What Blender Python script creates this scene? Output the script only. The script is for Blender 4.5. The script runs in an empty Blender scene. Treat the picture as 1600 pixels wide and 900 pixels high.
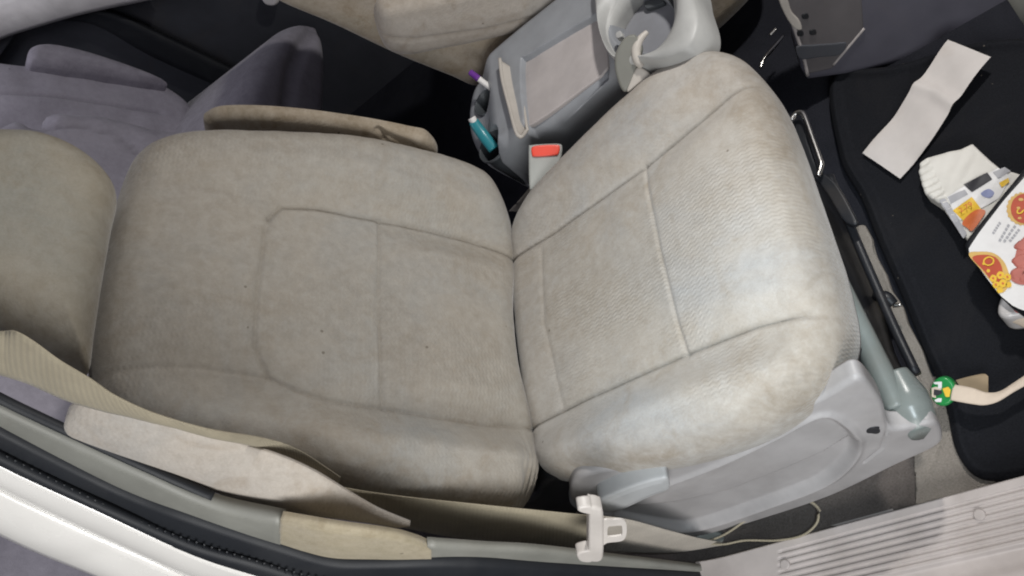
import bpy, bmesh, math, random
import numpy as np
from mathutils import Vector, Matrix

random.seed(4)
scn = bpy.context.scene
COL = scn.collection

# ------------------------------------------------------------------ camera
F = 1253.26                                   # focal length in pixels of a 1600 px wide frame
N0 = np.array([[0.742, -0.093, -0.664], [-0.414, -0.842, -0.345], [-0.527, 0.531, -0.664]])
_u, _s, _v = np.linalg.svd(N0)
N0 = _u @ _v
CAM = np.array([.7206, -.6365, 1.2972])
cd = bpy.data.cameras.new('camera')
cam = bpy.data.objects.new('camera', cd)
COL.objects.link(cam)
cd.sensor_width = 36
cd.lens = 36 * F / 1600
cd.clip_start = .02
cd.clip_end = 200
m = Matrix.Identity(4)
for i in range(3):
    m[i][0] = N0[0][i]
    m[i][1] = -N0[1][i]
    m[i][2] = -N0[2][i]
    m[i][3] = CAM[i]
cam.matrix_world = m
scn.camera = cam


def A3(*v):
    return np.array(v, float)


def at(px, py, n, p):
    """measured point of the photograph put on a real plane of the car (survey helper)"""
    n = np.array(n, float)
    d = N0.T @ np.array([px - 800, py - 450, F])
    return CAM + ((np.array(p) - CAM) @ n) / (d @ n) * d


def atZ(px, py, z):
    return at(px, py, (0, 0, 1), (0, 0, z))


def atY(px, py, y):
    return at(px, py, (0, 1, 0), (0, y, 0))


class Frame:
    def __init__(s, o, eu, ev):
        s.o = np.array(o, float)
        s.u = np.array(eu, float); s.u /= np.linalg.norm(s.u)
        ev = np.array(ev, float); ev -= s.u * (ev @ s.u)
        s.v = ev / np.linalg.norm(ev)
        s.n = np.cross(s.u, s.v)

    def ab(s, pxs):
        out = []
        for p in pxs:
            q = at(p[0], p[1], s.n, s.o) - s.o
            out.append((q @ s.u, q @ s.v))
        return np.array(out)

    def w(s, a, b, h=0):
        a = np.asarray(a, float); b = np.asarray(b, float); h = np.asarray(h, float) + 0 * a
        return s.o + a[..., None] * s.u + b[..., None] * s.v + h[..., None] * s.n


# ------------------------------------------------------------------ material helper
MATS = {}


class NT:
    def __init__(s, name):
        s.m = bpy.data.materials.new(name)
        s.m.use_nodes = True
        s.t = s.m.node_tree
        s.t.nodes.clear()
        s.out = s.t.nodes.new('ShaderNodeOutputMaterial')
        s.p = s.t.nodes.new('ShaderNodeBsdfPrincipled')
        s.l(s.p.outputs[0], s.out.inputs[0])

    def l(s, a, b):
        s.t.links.new(a, b)

    def n(s, typ, **kw):
        x = s.t.nodes.new('ShaderNode' + typ)
        for k, v in kw.items():
            if k.startswith('i_'):
                key = k[2:]
                x.inputs[int(key) if key.isdigit() else key.replace('_', ' ')].default_value = v
            else:
                setattr(x, k, v)
        return x

    def noise(s, vec, scale, detail=4, rough=.55, dist=0):
        x = s.n('TexNoise', i_Scale=scale, i_Detail=detail, i_Roughness=rough, i_Distortion=dist)
        if vec is not None:
            s.l(vec, x.inputs['Vector'])
        return x.outputs['Fac']

    def ramp(s, fac, a, b, ca=(0, 0, 0, 1), cb=(1, 1, 1, 1)):
        x = s.n('ValToRGB')
        e = x.color_ramp.elements
        e[0].position = a; e[0].color = ca
        e[1].position = b; e[1].color = cb
        s.l(fac, x.inputs[0])
        return x.outputs[0]

    def mix(s, fac, a, b, mode='MIX'):
        x = s.n('MixRGB', blend_type=mode)
        for i, v in ((0, fac), (1, a), (2, b)):
            if isinstance(v, (int, float)):
                x.inputs[i].default_value = v
            elif isinstance(v, tuple):
                x.inputs[i].default_value = v if len(v) == 4 else (*v, 1)
            else:
                s.l(v, x.inputs[i])
        return x.outputs[0]

    def math(s, op, a, b=0.0, c=0.0):
        x = s.n('Math', operation=op)
        for i, v in ((0, a), (1, b), (2, c)):
            if isinstance(v, (int, float)):
                x.inputs[i].default_value = v
            else:
                s.l(v, x.inputs[i])
        return x.outputs[0]

    def bump(s, h, strength=.3, dist=.002, prev=None):
        x = s.n('Bump', i_Strength=strength, i_Distance=dist)
        s.l(h, x.inputs['Height'])
        if prev is not None:
            s.l(prev, x.inputs['Normal'])
        return x.outputs[0]


def obj_coords(t):
    return t.n('TexCoord').outputs['Object']


def mat_plastic(name, col, rough=.5, var=.12, scale=14, bump=.12, dirt=(.12, .1, .08), dirt_amt=.25, coat=0, spec=.4):
    t = NT(name)
    c = obj_coords(t)
    n1 = t.noise(c, scale, 5, .6)
    n2 = t.noise(c, 900, 2, .5)
    n3 = t.noise(c, scale * .45, 6, .65, .6)
    base = t.mix(t.ramp(n1, .3, .7), tuple(x * (1 - var) for x in col), tuple(min(1, x * (1 + var)) for x in col))
    dm = t.math('MULTIPLY', t.ramp(n3, .52, .8), dirt_amt)
    base = t.mix(dm, base, dirt)
    t.l(base, t.p.inputs['Base Color'])
    r = t.math('MULTIPLY_ADD', n1, .25, rough - .12)
    t.l(r, t.p.inputs['Roughness'])
    t.p.inputs['Specular IOR Level'].default_value = spec
    t.p.inputs['Coat Weight'].default_value = coat
    t.l(t.bump(n2, bump, .0006), t.p.inputs['Normal'])
    MATS[name] = t.m
    return t.m


def mat_fabric(name, cols, stain, rib=0.0, sheen=.25, stain_amt=.6, ribvar=.12, uv=True, scale=1.0, bump=.5):
    """velour: three tones, brown stains, fine pile, woven zigzag rows"""
    t = NT(name)
    tc = t.n('TexCoord')
    c = tc.outputs['Object']
    n1 = t.noise(c, 5 * scale, 5, .6, .4)
    n2 = t.noise(c, 11 * scale, 6, .65, .8)
    n3 = t.noise(c, 3.2 * scale, 4, .6, 1.2)
    fine = t.noise(c, 420, 3, .7)
    mid = t.noise(c, 70, 4, .7)
    base = t.mix(t.ramp(n1, .36, .64), cols[0], cols[1])
    base = t.mix(t.ramp(n3, .45, .65), base, cols[2])
    base = t.mix(t.math('MULTIPLY', t.ramp(n2, .52, .68), stain_amt * .8), base, stain)
    att = t.n('Attribute', attribute_name='wear_shade')
    sep = t.n('SeparateColor')
    t.l(att.outputs['Color'], sep.inputs[0])
    # R: grime towards the edges, G: stitched seams, B: soil with some painted shade
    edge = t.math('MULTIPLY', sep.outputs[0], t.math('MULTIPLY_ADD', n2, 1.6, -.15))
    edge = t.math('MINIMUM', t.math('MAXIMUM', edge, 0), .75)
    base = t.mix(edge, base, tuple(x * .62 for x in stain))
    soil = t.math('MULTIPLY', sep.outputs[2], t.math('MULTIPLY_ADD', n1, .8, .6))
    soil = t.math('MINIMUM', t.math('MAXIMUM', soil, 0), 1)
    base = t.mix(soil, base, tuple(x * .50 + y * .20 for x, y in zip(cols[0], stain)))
    base = t.mix(t.math('MULTIPLY', sep.outputs[1], .42), base, tuple(x * .45 for x in stain))
    base = t.mix(t.math('MULTIPLY_ADD', fine, .9, -.15), base, tuple(x * .72 for x in cols[0]))
    base = t.mix(t.math('MULTIPLY', t.ramp(mid, .35, .75), .26), base, tuple(min(1, x * 1.3) for x in cols[1]))
    mott = t.noise(c, 28 * scale, 5, .75, 1.5)
    base = t.mix(t.math('MULTIPLY', t.ramp(mott, .48, .70), .17), base, tuple(x * .78 for x in stain))
    mott2 = t.noise(c, 45 * scale, 5, .75, .5)
    base = t.mix(t.math('MULTIPLY', t.ramp(mott2, .55, .75), .18), base, tuple(x * 1.12 for x in cols[2]))
    # a few small dark specks
    vo = t.n('TexVoronoi', i_Scale=24.0, i_Randomness=1.0)
    t.l(c, vo.inputs['Vector'])
    spk = t.math('LESS_THAN', vo.outputs['Distance'], .055)
    spk = t.math('MULTIPLY', spk, t.math('GREATER_THAN', t.noise(c, 9, 2), .56))
    base = t.mix(t.math('MULTIPLY', spk, .55), base, tuple(x * .3 for x in stain))
    nrm = t.bump(fine, bump * .8, .0014)
    nrm = t.bump(mid, bump * .45, .003, nrm)
    if rib:
        uvn = t.n('UVMap')
        s = t.n('SeparateXYZ')
        t.l(uvn.outputs[0], s.inputs[0])
        wob = t.noise(c, 60, 2, .5)
        tri = t.math('PINGPONG', s.outputs[0], .006)
        ph = t.math('MULTIPLY_ADD', tri, .45, s.outputs[1])
        ph = t.math('MULTIPLY_ADD', wob, .0035, ph)
        w = t.math('SINE', t.math('MULTIPLY', ph, 2 * math.pi / .0066))
        w01 = t.math('MULTIPLY_ADD', w, .5, .5)
        msk = t.ramp(t.noise(c, 6, 3), .42, .66)
        msk = t.math('MULTIPLY', msk, rib)
        base = t.mix(t.math('MULTIPLY', t.math('MULTIPLY', w01, msk), ribvar), base, tuple(x * .45 for x in cols[0]))
        nrm = t.bump(t.math('MULTIPLY', w01, msk), .5, .0015, nrm)
    t.l(base, t.p.inputs['Base Color'])
    t.p.inputs['Roughness'].default_value = .95
    t.p.inputs['Specular IOR Level'].default_value = .12
    t.p.inputs['Sheen Weight'].default_value = sheen
    t.p.inputs['Sheen Roughness'].default_value = .45
    t.l(nrm, t.p.inputs['Normal'])
    MATS[name] = t.m
    return t.m


def mat_simple(name, col, rough=.6, metal=0, spec=.4, var=.1, scale=60, emit=None):
    t = NT(name)
    c = obj_coords(t)
    n1 = t.noise(c, scale, 4, .6)
    base = t.mix(n1, tuple(x * (1 - var) for x in col), tuple(min(1, x * (1 + var)) for x in col))
    t.l(base, t.p.inputs['Base Color'])
    t.p.inputs['Roughness'].default_value = rough
    t.p.inputs['Metallic'].default_value = metal
    t.p.inputs['Specular IOR Level'].default_value = spec
    t.l(t.bump(n1, .08, .001), t.p.inputs['Normal'])
    MATS[name] = t.m
    return t.m


def mat_carpet(name, ca, cb, scale=350, bump=.8):
    t = NT(name)
    c = obj_coords(t)
    n1 = t.noise(c, scale, 4, .75)
    n2 = t.noise(c, 9, 5, .6, .5)
    base = t.mix(t.ramp(n1, .3, .7), ca, cb)
    base = t.mix(t.math('MULTIPLY', t.ramp(n2, .45, .75), .5), base, tuple(x * .55 for x in ca))
    t.l(base, t.p.inputs['Base Color'])
    t.p.inputs['Roughness'].default_value = 1
    t.p.inputs['Specular IOR Level'].default_value = .08
    t.l(t.bump(n1, bump, .004), t.p.inputs['Normal'])
    MATS[name] = t.m
    return t.m


def mat_webbing(name, col):
    t = NT(name)
    uvn = t.n('UVMap')
    s = t.n('SeparateXYZ')
    t.l(uvn.outputs[0], s.inputs[0])
    w1 = t.math('SINE', t.math('MULTIPLY', s.outputs[0], 2 * math.pi / .0022))
    w2 = t.math('SINE', t.math('MULTIPLY', s.outputs[1], 2 * math.pi / .006))
    c = obj_coords(t)
    n1 = t.noise(c, 12, 5, .65, .4)
    n2 = t.noise(c, 240, 3, .7)
    base = t.mix(t.ramp(n1, .35, .7), col, tuple(x * .7 for x in col))
    base = t.mix(t.math('MULTIPLY_ADD', w2, .04, .05), base, tuple(x * .6 for x in col))
    base = t.mix(t.math('MULTIPLY', n2, .35), base, tuple(x * .6 for x in col))
    t.l(base, t.p.inputs['Base Color'])
    t.p.inputs['Roughness'].default_value = .75
    t.p.inputs['Specular IOR Level'].default_value = .25
    t.p.inputs['Sheen Weight'].default_value = .15
    nb = t.bump(w1, .2, .0004)
    t.l(t.bump(w2, .25, .0006, nb), t.p.inputs['Normal'])
    MATS[name] = t.m
    return t.m


def mat_matting():
    t = NT('mat_rubber')
    c = obj_coords(t)
    pile = t.noise(c, 380, 3, .75)
    big = t.noise(c, 6, 5, .65, .8)
    base = t.mix(t.ramp(pile, .3, .72), (.004, .0045, .0065), (.013, .014, .018))
    base = t.mix(t.math('MULTIPLY', t.ramp(big, .5, .75), .45), base, (.020, .019, .020))
    vo = t.n('TexVoronoi', i_Scale=85.0)
    t.l(c, vo.inputs['Vector'])
    lint = t.math('MULTIPLY', t.math('LESS_THAN', vo.outputs['Distance'], .11), t.math('GREATER_THAN', t.noise(c, 14, 3), .6))
    base = t.mix(t.math('MULTIPLY', lint, .6), base, (.22, .19, .16))
    t.l(base, t.p.inputs['Base Color'])
    t.p.inputs['Roughness'].default_value = .85
    t.p.inputs['Specular IOR Level'].default_value = .2
    t.l(t.bump(pile, .7, .002), t.p.inputs['Normal'])
    MATS['mat_rubber'] = t.m


mat_matting()
BEIGE = [(.40, .358, .303), (.45, .43, .40), (.39, .405, .415)]
mat_fabric('seat_velour', BEIGE, (.27, .205, .13), rib=1.0, stain_amt=.55)
mat_fabric('backrest_velour', [(.36, .33, .283), (.395, .376, .338), (.34, .352, .347)], (.25, .19, .12), rib=.65, stain_amt=.55)
mat_fabric('armrest_pale', [(.46, .41, .35), (.50, .46, .41), (.42, .40, .37)], (.27, .20, .13), rib=.3, stain_amt=.6, scale=1.3)
mat_fabric('headrest_velour', [(.315, .285, .225), (.345, .325, .28), (.30, .298, .265)], (.21, .155, .085), rib=.35, stain_amt=.75)
mat_fabric('armrest_velour', [(.40, .335, .25), (.45, .40, .34), (.36, .33, .27)], (.20, .14, .07), rib=.3, stain_amt=.8, scale=1.6)
mat_fabric('mauve_velour', [(.39, .37, .43), (.45, .425, .485), (.34, .32, .375)], (.25, .23, .27), rib=0, stain_amt=.35)
mat_fabric('lining_fabric', [(.36, .31, .21), (.42, .37, .28), (.33, .29, .2)], (.2, .15, .08), rib=.5, stain_amt=.6, scale=2)
mat_plastic('grey_plastic', (.31, .296, .292), .45)
mat_plastic('lever_plastic', (.36, .365, .365), .45)
mat_plastic('valance_plastic', (.17, .19, .18), .3, dirt_amt=.4)
mat_plastic('console_plastic', (.26, .272, .29), .42)
mat_plastic('console_light', (.37, .372, .36), .45)
mat_plastic('console_tray', (.40, .37, .36), .55, dirt=(.25, .22, .19))
mat_plastic('console_divider', (.43, .40, .36), .5)
mat_plastic('cup_dark', (.06, .068, .075), .5)
mat_plastic('cup_grey', (.24, .245, .265), .5)
mat_plastic('flap_plastic', (.17, .17, .15), .5)
mat_plastic('pillar_plastic', (.23, .23, .205), .5)
mat_plastic('sill_plastic', (.46, .42, .40), .42, dirt=(.24, .2, .17), dirt_amt=.35)
mat_plastic('dash_plastic', (.105, .097, .10), .55)
mat_plastic('dash_grey', (.085, .083, .105), .6)
mat_plastic('black_plastic', (.012, .013, .016), .45)
mat_plastic('door_dark', (.055, .058, .068), .7)
mat_plastic('rubber', (.014, .016, .020), .6, dirt=(.06, .06, .06), dirt_amt=.3)

mat_plastic('white_paint', (.84, .82, .78), .25, var=.03, dirt_amt=.12, bump=.0, coat=.6)
mat_plastic('window_trim', (.85, .82, .80), .5)
mat_plastic('tongue_plastic', (.58, .54, .50), .4)
mat_plastic('buckle_plastic', (.33, .34, .32), .4)
mat_simple('red_button', (.75, .07, .04), .35)
mat_simple('steel', (.62, .60, .57), .28, 1.0)
mat_simple('teal_plastic', (.03, .22, .26), .3)
mat_simple('purple_plastic', (.13, .03, .25), .35)
mat_simple('white_plastic', (.72, .70, .68), .45)
mat_carpet('carpet', (.115, .10, .092), (.21, .185, .17))
mat_carpet('carpet_light', (.25, .225, .195), (.36, .325, .29))
mat_carpet('black_carpet', (.017, .018, .024), (.034, .035, .043))
mat_carpet('asphalt', (.028, .025, .03), (.05, .045, .052), 120)
mat_webbing('belt_webbing', (.37, .325, .235))
mat_webbing('belt_light', (.50, .45, .38))
mat_plastic('paper', (.60, .565, .54), .85, var=.05, scale=22, bump=.1, dirt=(.36, .27, .18), dirt_amt=.3, spec=.1)
mat_simple('paper_white', (.70, .68, .63), .85, spec=.1, var=.1, scale=30)
mat_simple('print_black', (.03, .03, .035), .5)
mat_simple('print_yellow', (.75, .48, .04), .5, var=.2)
mat_simple('print_orange', (.62, .15, .045), .5, var=.25, scale=90)
mat_simple('print_red', (.45, .07, .03), .5, var=.2)
mat_simple('print_gold', (.62, .40, .12), .5, var=.2)
mat_simple('print_white', (.74, .73, .72), .4)
mat_simple('print_blue', (.25, .28, .45), .5, var=.2)
mat_simple('print_grey', (.38, .38, .40), .5)
mat_simple('meat_red', (.46, .15, .12), .35, var=.35, scale=45)
mat_simple('meat_raw', (.42, .05, .035), .2, var=.3, scale=60)
mat_simple('film', (.50, .48, .47), .22, var=.12, scale=40)
mat_simple('cardboard', (.33, .25, .16), .85, var=.15)
mat_simple('strap_cream', (.62, .52, .42), .8, var=.08, scale=120)
mat_simple('green_plastic', (.02, .24, .06), .3)


# ------------------------------------------------------------------ object helpers
def link(name, verts, faces, mat, parent=None, uv=None, wear_shade=None, smooth=True, extra=None):
    verts = np.asarray(verts, float)
    if parent is not None:
        org = np.array(parent.get('_org', (0, 0, 0)))
    else:
        org = np.array([verts[:, 0].mean(), verts[:, 1].mean(), verts[:, 2].min()])
    me = bpy.data.meshes.new(name)
    me.from_pydata([tuple(x) for x in verts - org], [], faces)
    if uv is not None:
        ul = me.uv_layers.new(name='UVMap')
        idx = np.zeros(len(me.loops), dtype=np.int32)
        me.loops.foreach_get('vertex_index', idx)
        ul.data.foreach_set('uv', np.asarray(uv, np.float32)[idx].ravel())
    if wear_shade is not None:
        ca = me.color_attributes.new('wear_shade', 'FLOAT_COLOR', 'POINT')
        w = np.zeros((len(verts), 4), np.float32)
        w[:, :wear_shade.shape[1]] = wear_shade
        w[:, 3] = 1
        ca.data.foreach_set('color', w.ravel())
    bm = bmesh.new()
    bm.from_mesh(me)
    bmesh.ops.recalc_face_normals(bm, faces=bm.faces)
    bm.to_mesh(me)
    bm.free()
    if smooth:
        me.polygons.foreach_set('use_smooth', [True] * len(me.polygons))
    o = bpy.data.objects.new(name, me)
    COL.objects.link(o)
    me.materials.append(MATS[mat])
    o.location = org if parent is None else (0, 0, 0)
    if parent is not None:
        if parent.type == 'EMPTY':
            o.parent = parent
        else:                      # sub-part of a mesh part: same origin as its thing
            o.parent = parent
        o['_org'] = tuple(org)
    else:
        o['_org'] = tuple(org)
    return o


def thing(name, loc, label, cat, group=None):
    o = bpy.data.objects.new(name, None)
    COL.objects.link(o)
    o.location = loc
    o.empty_display_size = .05
    o['_org'] = tuple(float(x) for x in loc)
    o['label'] = label
    o['category'] = cat
    if group:
        o['group'] = group
    return o


def tag(o, label, cat):
    o['label'] = label
    o['category'] = cat
    return o


def struct(o):
    o['kind'] = 'structure'
    return o


def smooth_closed(P, n):
    """closed Catmull-Rom through P resampled evenly to n points"""
    P = np.asarray(P, float)
    k = len(P)
    pts = []
    for i in range(k):
        p0, p1, p2, p3 = P[i - 1], P[i], P[(i + 1) % k], P[(i + 2) % k]
        t = np.linspace(0, 1, 24, endpoint=False)[:, None]
        pts.append(.5 * ((2 * p1) + (-p0 + p2) * t + (2 * p0 - 5 * p1 + 4 * p2 - p3) * t ** 2 + (-p0 + 3 * p1 - 3 * p2 + p3) * t ** 3))
    return resample(np.vstack(pts), n, True)


def poly_closed(P, n):
    return resample(np.asarray(P, float), n, True)


def resample(P, n, closed=False):
    P = np.asarray(P, float)
    if closed:
        P = np.vstack([P, P[:1]])
    d = np.r_[0, np.cumsum(np.linalg.norm(np.diff(P, axis=0), axis=1))]
    s = np.linspace(0, d[-1], n, endpoint=not closed)
    return np.stack([np.interp(s, d, P[:, j]) for j in range(P.shape[1])], 1)


def spline(P, n):
    """open Catmull-Rom"""
    P = np.asarray(P, float)
    if len(P) == 2:
        return resample(P, n)
    Q = np.vstack([2 * P[0] - P[1], P, 2 * P[-1] - P[-2]])
    pts = []
    for i in range(len(P) - 1):
        p0, p1, p2, p3 = Q[i:i + 4]
        t = np.linspace(0, 1, 16, endpoint=False)[:, None]
        pts.append(.5 * ((2 * p1) + (-p0 + p2) * t + (2 * p0 - 5 * p1 + 4 * p2 - p3) * t ** 2 + (-p0 + 3 * p1 - 3 * p2 + p3) * t ** 3))
    return resample(np.vstack(pts + [P[-1:]]), n)


def dist(P, L, closed=False):
    P = np.asarray(P, float)
    L = np.asarray(L, float)
    if closed:
        L = np.vstack([L, L[:1]])
    best = np.full(len(P), 1e9)
    for a, b in zip(L[:-1], L[1:]):
        ab = b - a
        q = max(ab @ ab, 1e-12)
        t = np.clip(((P - a) @ ab) / q, 0, 1)
        best = np.minimum(best, np.linalg.norm(P - a - t[:, None] * ab, axis=1))
    return best


def pillow(name, fr, outline, R, D, mat, parent=None, hfun=None, seams=(), nr=40, na=160, taper=.0, dome=0.0,
           smooth=True, puff=.0, side_fun=None, soil=None, center=None, sidesmooth=8):
    """padded shape over an outline (a, b) in the plane of fr; rounded rim of radius R, skirt of depth D"""
    O = smooth_closed(outline, na) if smooth else poly_closed(outline, na)
    c = O.mean(0) if center is None else np.array(center)
    r = np.linspace(0, 1, nr + 1)[1:]
    r = np.r_[r[:-1] ** .93, np.linspace(r[-2] ** .93, 1, 10)[1:]]
    ring = [c + t * (O - c) for t in r]
    AB = np.vstack([c[None]] + ring)
    d = dist(AB, O, True)
    dd = np.clip(d / R, 0, 1)
    h = -R * (1 - np.sqrt(np.clip(1 - (1 - dd) ** 2, 0, 1)))
    if dome:
        h = h + dome * (1 - np.exp(-d / (.35 * np.max(d))))
    seam = np.zeros(len(AB))
    for L, dep, sig in seams:
        ds = dist(AB, L)
        fade = np.clip(d / (.4 * R), 0, 1)
        h = h - dep * np.exp(-(ds / sig) ** 2) * fade
        if puff:
            h = h + puff * (1 - np.exp(-ds / .03)) * fade / max(1, len(seams) ** .5)
        seam = np.maximum(seam, np.exp(-(ds / (sig * .75)) ** 2) * min(1, dep / .005) ** 1.3)
    if hfun is not None:
        h = h + hfun(AB[:, 0], AB[:, 1], d)
    V = [fr.w(AB[:, 0], AB[:, 1], h)]
    UV = [AB]
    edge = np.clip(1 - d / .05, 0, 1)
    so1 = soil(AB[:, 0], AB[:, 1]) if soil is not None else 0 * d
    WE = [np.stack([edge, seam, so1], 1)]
    # skirt
    last_h = h[-na:]
    base = O
    tang = np.roll(O, -1, 0) - np.roll(O, 1, 0)
    nrm = np.stack([tang[:, 1], -tang[:, 0]], 1)
    nrm /= np.linalg.norm(nrm, axis=1)[:, None] + 1e-9
    area = np.sum(O[:, 0] * np.roll(O[:, 1], -1) - O[:, 1] * np.roll(O[:, 0], -1))
    if area < 0:
        nrm = -nrm
    for i in range(1, sidesmooth + 1):
        f = i / sidesmooth
        inset = taper * f ** 2
        hh = last_h - D * f
        P = base - nrm * inset
        if side_fun is not None:
            P = P + nrm * side_fun(base, f)[:, None]
        V.append(fr.w(P[:, 0], P[:, 1], hh))
        UV.append(base + nrm * (D * f))
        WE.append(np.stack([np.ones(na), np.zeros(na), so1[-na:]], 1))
    nt = len(r) + sidesmooth
    V = np.vstack(V); UV = np.vstack(UV); WE = np.vstack(WE)
    faces = []
    for j in range(na):
        faces.append((0, 1 + j, 1 + (j + 1) % na))
    for i in range(nt - 1):
        s0 = 1 + i * na
        s1 = s0 + na
        for j in range(na):
            k = (j + 1) % na
            faces.append((s0 + j, s1 + j, s1 + k, s0 + k))
    faces.append(tuple(range(1 + (nt - 1) * na, 1 + nt * na)))
    return link(name, V, faces, mat, parent, UV, WE)


def ribbon(name, e1, e2, mat, parent=None, thick=.0012, n=80, m_=6, bulge=0.0, both=None, sm=True, swell=False):
    """strip between two 3-D edge lines"""
    f = spline if sm else resample
    E1 = f(e1, n); E2 = f(e2, n)
    V, UV = [], []
    t = np.linspace(0, 1, m_ + 1)
    mid = (E1 + E2) / 2
    tan = np.gradient(mid, axis=0)
    wv = E2 - E1
    nr = np.cross(tan, wv)
    nr /= np.linalg.norm(nr, axis=1)[:, None] + 1e-12
    # face the side the strip is meant to show
    ref = np.array(both if both is not None else (0, -1, .3))
    sg = np.sign(nr @ ref)
    sg[sg == 0] = 1
    nr *= sg[:, None]
    wid = np.linalg.norm(wv, axis=1)
    ln = np.r_[0, np.cumsum(np.linalg.norm(np.diff(mid, axis=0), axis=1))]
    bl = bulge * (np.sqrt(wid / wid.max()) if swell else np.ones(n))
    for side in (0, 1):
        for i in range(n):
            for x in t:
                p = E1[i] + wv[i] * x + nr[i] * (bl[i] * ((4 * x * (1 - x)) ** (.6 if swell else 1)) - side * thick)
                V.append(p)
                UV.append((x * wid[i], ln[i]))
    k = m_ + 1
    off = n * k
    faces = []
    for i in range(n - 1):
        for j in range(m_):
            a = i * k + j
            q = (a, a + 1, a + k + 1, a + k)
            faces.append(q)
            faces.append(tuple(off + x for x in reversed(q)))
        for j in (0, m_):
            a = i * k + j
            faces.append((a, a + k, off + a + k, off + a))
    for i in (0, n - 1):
        for j in range(m_):
            a = i * k + j
            faces.append((a, a + 1, off + a + 1, off + a))
    return link(name, V, faces, mat, parent, UV)


def tube(name, pts, rad, mat, parent=None, n=60, sides=12, sm=True, flat=None):
    P = spline(pts, n) if sm else resample(pts, n)
    rad = np.interp(np.linspace(0, 1, n), np.linspace(0, 1, len(np.atleast_1d(rad))), np.atleast_1d(rad)) if np.ndim(rad) else np.full(n, rad)
    T = np.gradient(P, axis=0)
    T /= np.linalg.norm(T, axis=1)[:, None]
    ref = np.array([.31, .2, .93])
    V = []
    for i in range(n):
        a = np.cross(T[i], ref); a /= np.linalg.norm(a)
        b = np.cross(T[i], a)
        for j in range(sides):
            th = 2 * math.pi * j / sides
            sb = 1 if flat is None else flat
            V.append(P[i] + rad[i] * (a * math.cos(th) + b * math.sin(th) * sb))
    faces = []
    for i in range(n - 1):
        for j in range(sides):
            k = (j + 1) % sides
            faces.append((i * sides + j, i * sides + k, (i + 1) * sides + k, (i + 1) * sides + j))
    faces.append(tuple(range(sides)))
    faces.append(tuple((n - 1) * sides + j for j in range(sides)))
    return link(name, V, faces, mat, parent)


def grid(name, fn, us, vs, mat, parent=None, uvf=None, thick=None):
    """open sheet V[i][j] = fn(u, v)"""
    U, W = np.meshgrid(us, vs, indexing='ij')
    V = fn(U.ravel(), W.ravel())
    nu, nv = len(us), len(vs)
    faces = [(i * nv + j, i * nv + j + 1, (i + 1) * nv + j + 1, (i + 1) * nv + j) for i in range(nu - 1) for j in range(nv - 1)]
    return link(name, V, faces, mat, parent, np.stack([U.ravel(), W.ravel()], 1))


def noise2(a, b, sc, seed=0):
    """cheap smooth pseudo noise from sines"""
    rs = np.random.RandomState(seed)
    out = 0 * a
    for i in range(7):
        k = rs.normal(size=2) * sc
        out = out + np.sin(k[0] * a + k[1] * b + rs.rand() * 6.28)
    return out / 7


def sstep(x, a, b):
    t = np.clip((x - a) / (b - a), 0, 1)
    return t * t * (3 - 2 * t)


def text(name, s, fr, a, b, size, ang, mat, parent, h=.001):
    cu = bpy.data.curves.new(name, 'FONT')
    cu.body = s
    cu.size = size
    cu.align_x = 'CENTER'
    cu.align_y = 'CENTER'
    cu.extrude = .0003
    to = bpy.data.objects.new(name, cu)
    COL.objects.link(to)
    dg = bpy.context.evaluated_depsgraph_get()
    me = bpy.data.meshes.new_from_object(to.evaluated_get(dg))
    co = np.array([v.co[:] for v in me.vertices])
    fc = [tuple(p.vertices) for p in me.polygons]
    bpy.data.objects.remove(to)
    ca, sa = math.cos(ang), math.sin(ang)
    V = fr.w(a + ca * co[:, 0] - sa * co[:, 1], b + sa * co[:, 0] + ca * co[:, 1], h + co[:, 2])
    return link(name, V, fc, mat, parent, smooth=False)


def patch(name, fr, pts, mat, parent, h=.001, smooth=False, n=60, hf=None):
    """thin printed area lying on a sheet"""
    O = smooth_closed(pts, n) if smooth else poly_closed(pts, n)
    c = O.mean(0)
    rr = (0, .25, .5, .75, 1)
    AB = np.vstack([c + r * (O - c) for r in rr[1:]])
    AB = np.vstack([c[None], AB])
    hh = h + (hf(AB[:, 0], AB[:, 1]) if hf else 0)
    V = fr.w(AB[:, 0], AB[:, 1], hh)
    faces = [(0, 1 + j, 1 + (j + 1) % n) for j in range(n)]
    for i in range(3):
        for j in range(n):
            k = (j + 1) % n
            s0 = 1 + i * n
            faces.append((s0 + j, s0 + n + j, s0 + n + k, s0 + k))
    return link(name, V, faces, mat, parent, smooth=False)


# ================================================================== FRONT PASSENGER SEAT
seat = thing('front_seat', (.2, 0, 0), 'stained beige velour front passenger seat with folded armrests, nearest the open door', 'car seat')

TI = math.radians(4.83)
RE = math.radians(18.8)
J0 = A3(0, 0, .37)
cuF = Frame(J0, (math.cos(TI), 0, math.sin(TI)), (0, 1, 0))
bkF = Frame(J0, (0, 1, 0), (-math.sin(RE), 0, math.cos(RE)))     # a = across, b = up


def sym(right):
    """mirror a half outline (along, half width) list into a closed loop"""
    return [(u, w) for u, w in right] + [(u, -w) for u, w in reversed(right)]


# cushion
cush_half = [(-.035, .05), (-.03, .16), (-.012, .225), (.04, .254), (.13, .272), (.22, .287), (.31, .293), (.39, .287), (.445, .264), (.485, .222), (.511, .165), (.524, .09), (.529, .03)]


cush_out = [(-.035, .05), (-.03, .16), (-.012, .225), (.04, .256), (.13, .284), (.22, .304), (.31, .318), (.385, .320), (.445, .304), (.480, .268), (.498, .21), (.505, .13), (.504, .03),
            (.502, -.05), (.499, -.11), (.488, -.18), (.465, -.236), (.428, -.270), (.37, -.287), (.30, -.291), (.22, -.286), (.13, -.272), (.04, -.254), (-.012, -.225), (-.03, -.16), (-.035, -.05)]


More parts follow.
